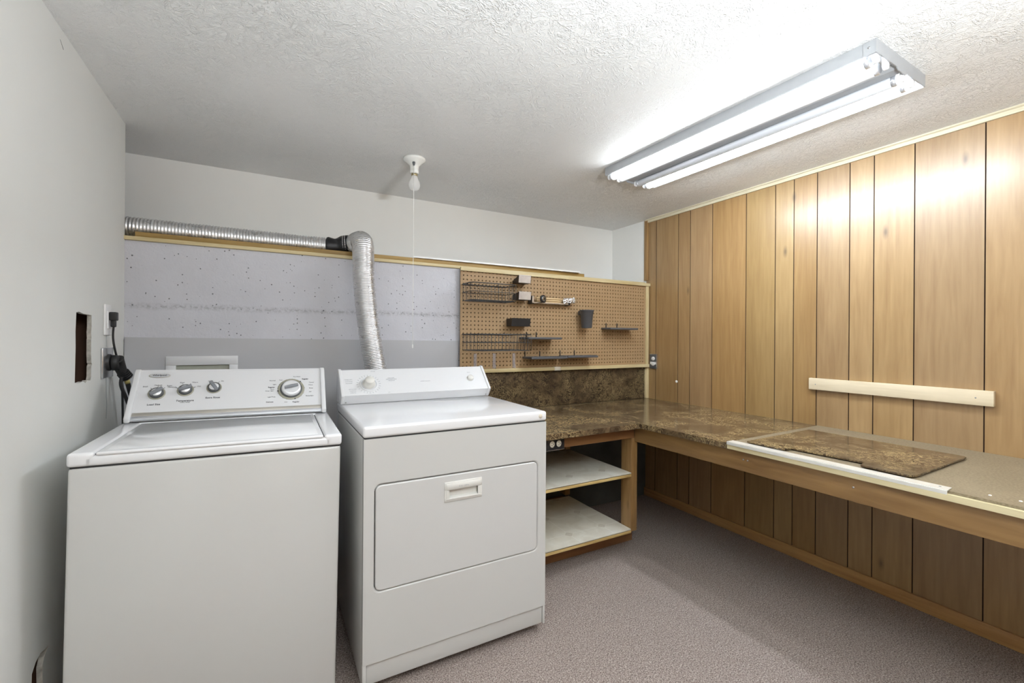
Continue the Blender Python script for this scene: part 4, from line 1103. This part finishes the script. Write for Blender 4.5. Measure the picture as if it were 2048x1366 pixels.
# ------------------------------------------------------------------ four-tube ceiling light
FX0, FX1, FY0, FY1 = 1.632, 2.010, 0.662, 1.890
t = FL_ = empty('fluorescent_light', ((FX0 + FX1) / 2, (FY0 + FY1) / 2, H), 'long four-tube fluorescent strip light fixed to the ceiling by the panelled wall', 'ceiling light')
hz = H - 0.001
fl = MB('tin_white')
cxm = (FX0 + FX1) / 2
fl.prism([(FX0, hz), (FX0, hz - 0.040), (FX0 + 0.003, hz - 0.044), (FX0 + 0.006, hz - 0.040), (FX0 + 0.014, hz - 0.027), (FX0 + 0.030, hz - 0.024), (cxm - 0.055, hz - 0.022), (cxm - 0.020, hz - 0.040), (cxm + 0.020, hz - 0.040),
          (cxm + 0.055, hz - 0.022), (FX1 - 0.030, hz - 0.024), (FX1 - 0.014, hz - 0.027), (FX1 - 0.006, hz - 0.040), (FX1 - 0.003, hz - 0.044), (FX1, hz - 0.040), (FX1, hz)], 'Y', FY0 + 0.003, FY1 - 0.003, 0)
fl.build('reflector', t)
for y0, y1 in ((FY0, FY0 + 0.003), (FY1 - 0.003, FY1)):
    m = MB('tin_white').prism([(FX0 - 0.002, hz), (FX0 - 0.002, hz - 0.042), (FX1 + 0.002, hz - 0.042), (FX1 + 0.002, hz)], 'Y', y0, y1, 0)
    m.prism([(cxm - 0.040, hz - 0.042), (cxm - 0.026, hz - 0.050), (cxm + 0.026, hz - 0.050), (cxm + 0.040, hz - 0.042)], 'Y', y0, y1, 0)
    m.build('end_plate', t)
m = MB('tin_white').box(FX0 - 0.0015, FX0 + 0.002, FY0 + 0.003, FY0 + 0.035, hz - 0.043, hz - 0.002)
m.use('screw').lathe([(0.004, 0), (0.003, -0.001), (0, -0.0012)], (FX0 - 0.0015, FY0 + 0.02, hz - 0.02), 'X', 10, caps=False)
m.build('corner_bracket', t)
tz = hz - 0.053; tr = 0.0185
TX = [FX0 + 0.024, FX0 + 0.092, FX1 - 0.155, FX1 - 0.086]
for x, lit in zip(TX, ('tube_warm', 'tube_off', 'tube_off', 'tube_cool')):
    ya, yb = FY0 + 0.026, FY1 - 0.026
    m = MB(lit).lathe([(tr - 0.002, ya + 0.012), (tr, ya + 0.016), (tr, yb - 0.016), (tr - 0.002, yb - 0.012)], (x, 0, tz), 'Y', 24)
    tb = m.build('lamp_tube', t)
    tb['label'] = {'tube_warm': 'lit neutral white tube', 'tube_cool': 'lit cool white tube'}.get(lit, 'unlit tube')
    for a, b2 in ((ya, ya + 0.013), (yb - 0.013, yb)):
        MB('silver_trim').lathe([(tr - 0.003, a), (tr, a + 0.002), (tr, b2 - 0.001), (tr - 0.001, b2)], (x, 0, tz), 'Y', 24).build('end_cap', tb)
    for y, s_ in ((FY0 + 0.004, 1), (FY1 - 0.016, -1)):
        MB('outlet_white').prism(arc((x, tz), 0.0125, pi, 2 * pi, 8) + [(x + 0.0125, hz - 0.024), (x - 0.0125, hz - 0.024)], 'Y', y, y + 0.012, 0.0015, 1).build('lamp_holder', t)
FL_.rotation_euler = (0, 0, 0.022)
# made-up uplighter, added out of view to carry the ceiling fill light
t = empty('added_fill_lamp', (0.70, -0.42, 0.0), 'white uplighter floor lamp added unseen behind the viewpoint as fill light', 'floor lamp')
MB('tin_white').lathe([(0.14, 0.001), (0.14, 0.015), (0.13, 0.022), (0.015, 0.028)], (0.70, -0.42, 0), n=40).build('base', t)
MB('tin_white').lathe([(0.012, 0.028), (0.012, 1.36)], (0.70, -0.42, 0), n=16).build('pole', t)
MB('tin_white').lathe([(0.03, 1.36), (0.12, 1.40), (0.19, 1.47), (0.186, 1.47), (0.118, 1.405), (0.03, 1.366)], (0.70, -0.42, 0), n=40, caps=False).build('lamp_shade', t)

# ------------------------------------------------------------------ bare bulb holder with pull string
bx, by = 0.668, 2.285
t = empty('bulb_holder', (bx, by, H), 'white porcelain ceiling bulb holder with an unlit bulb and a long pull string', 'light fixture')
MB('porcelain').lathe([(0.0575, 0.0), (0.058, -0.008), (0.054, -0.013), (0.040, -0.022), (0.028, -0.034), (0.023, -0.040), (0.0215, -0.062), (0.023, -0.064), (0.023, -0.078), (0.020, -0.080)], (bx, by, H - 0.001), n=48).build('porcelain_base', t)
MB('brass').lathe([(0.0165, -0.079), (0.0165, -0.090), (0.0145, -0.092)], (bx, by, H), n=24).build('socket_shell', t)
MB('bulb').lathe([(0.0135, -0.088), (0.0145, -0.094), (0.0200, -0.110), (0.0270, -0.124), (0.0295, -0.137), (0.0285, -0.149), (0.0230, -0.161), (0.0130, -0.168), (0.001, -0.1705)], (bx, by, H), n=40, caps=True).build('light_bulb', t)
MB('knob_dark').lathe([(0.007, -0.030), (0.008, -0.034), (0.0055, -0.045), (0.003, -0.049)], (bx - 0.012, by - 0.030, H), n=14).build('pull_switch', t)
m = MB('string').tube([(bx - 0.012, by - 0.032, H - 0.048), (bx - 0.013, by - 0.034, H - 0.3), (bx - 0.014, by - 0.034, 1.190)], 0.0013, 6)
m.lathe([(0.001, 0.004), (0.003, 0.0), (0.0032, -0.014), (0.001, -0.018)], (bx - 0.014, by - 0.034, 1.190), n=10)
m.build('pull_string', t)
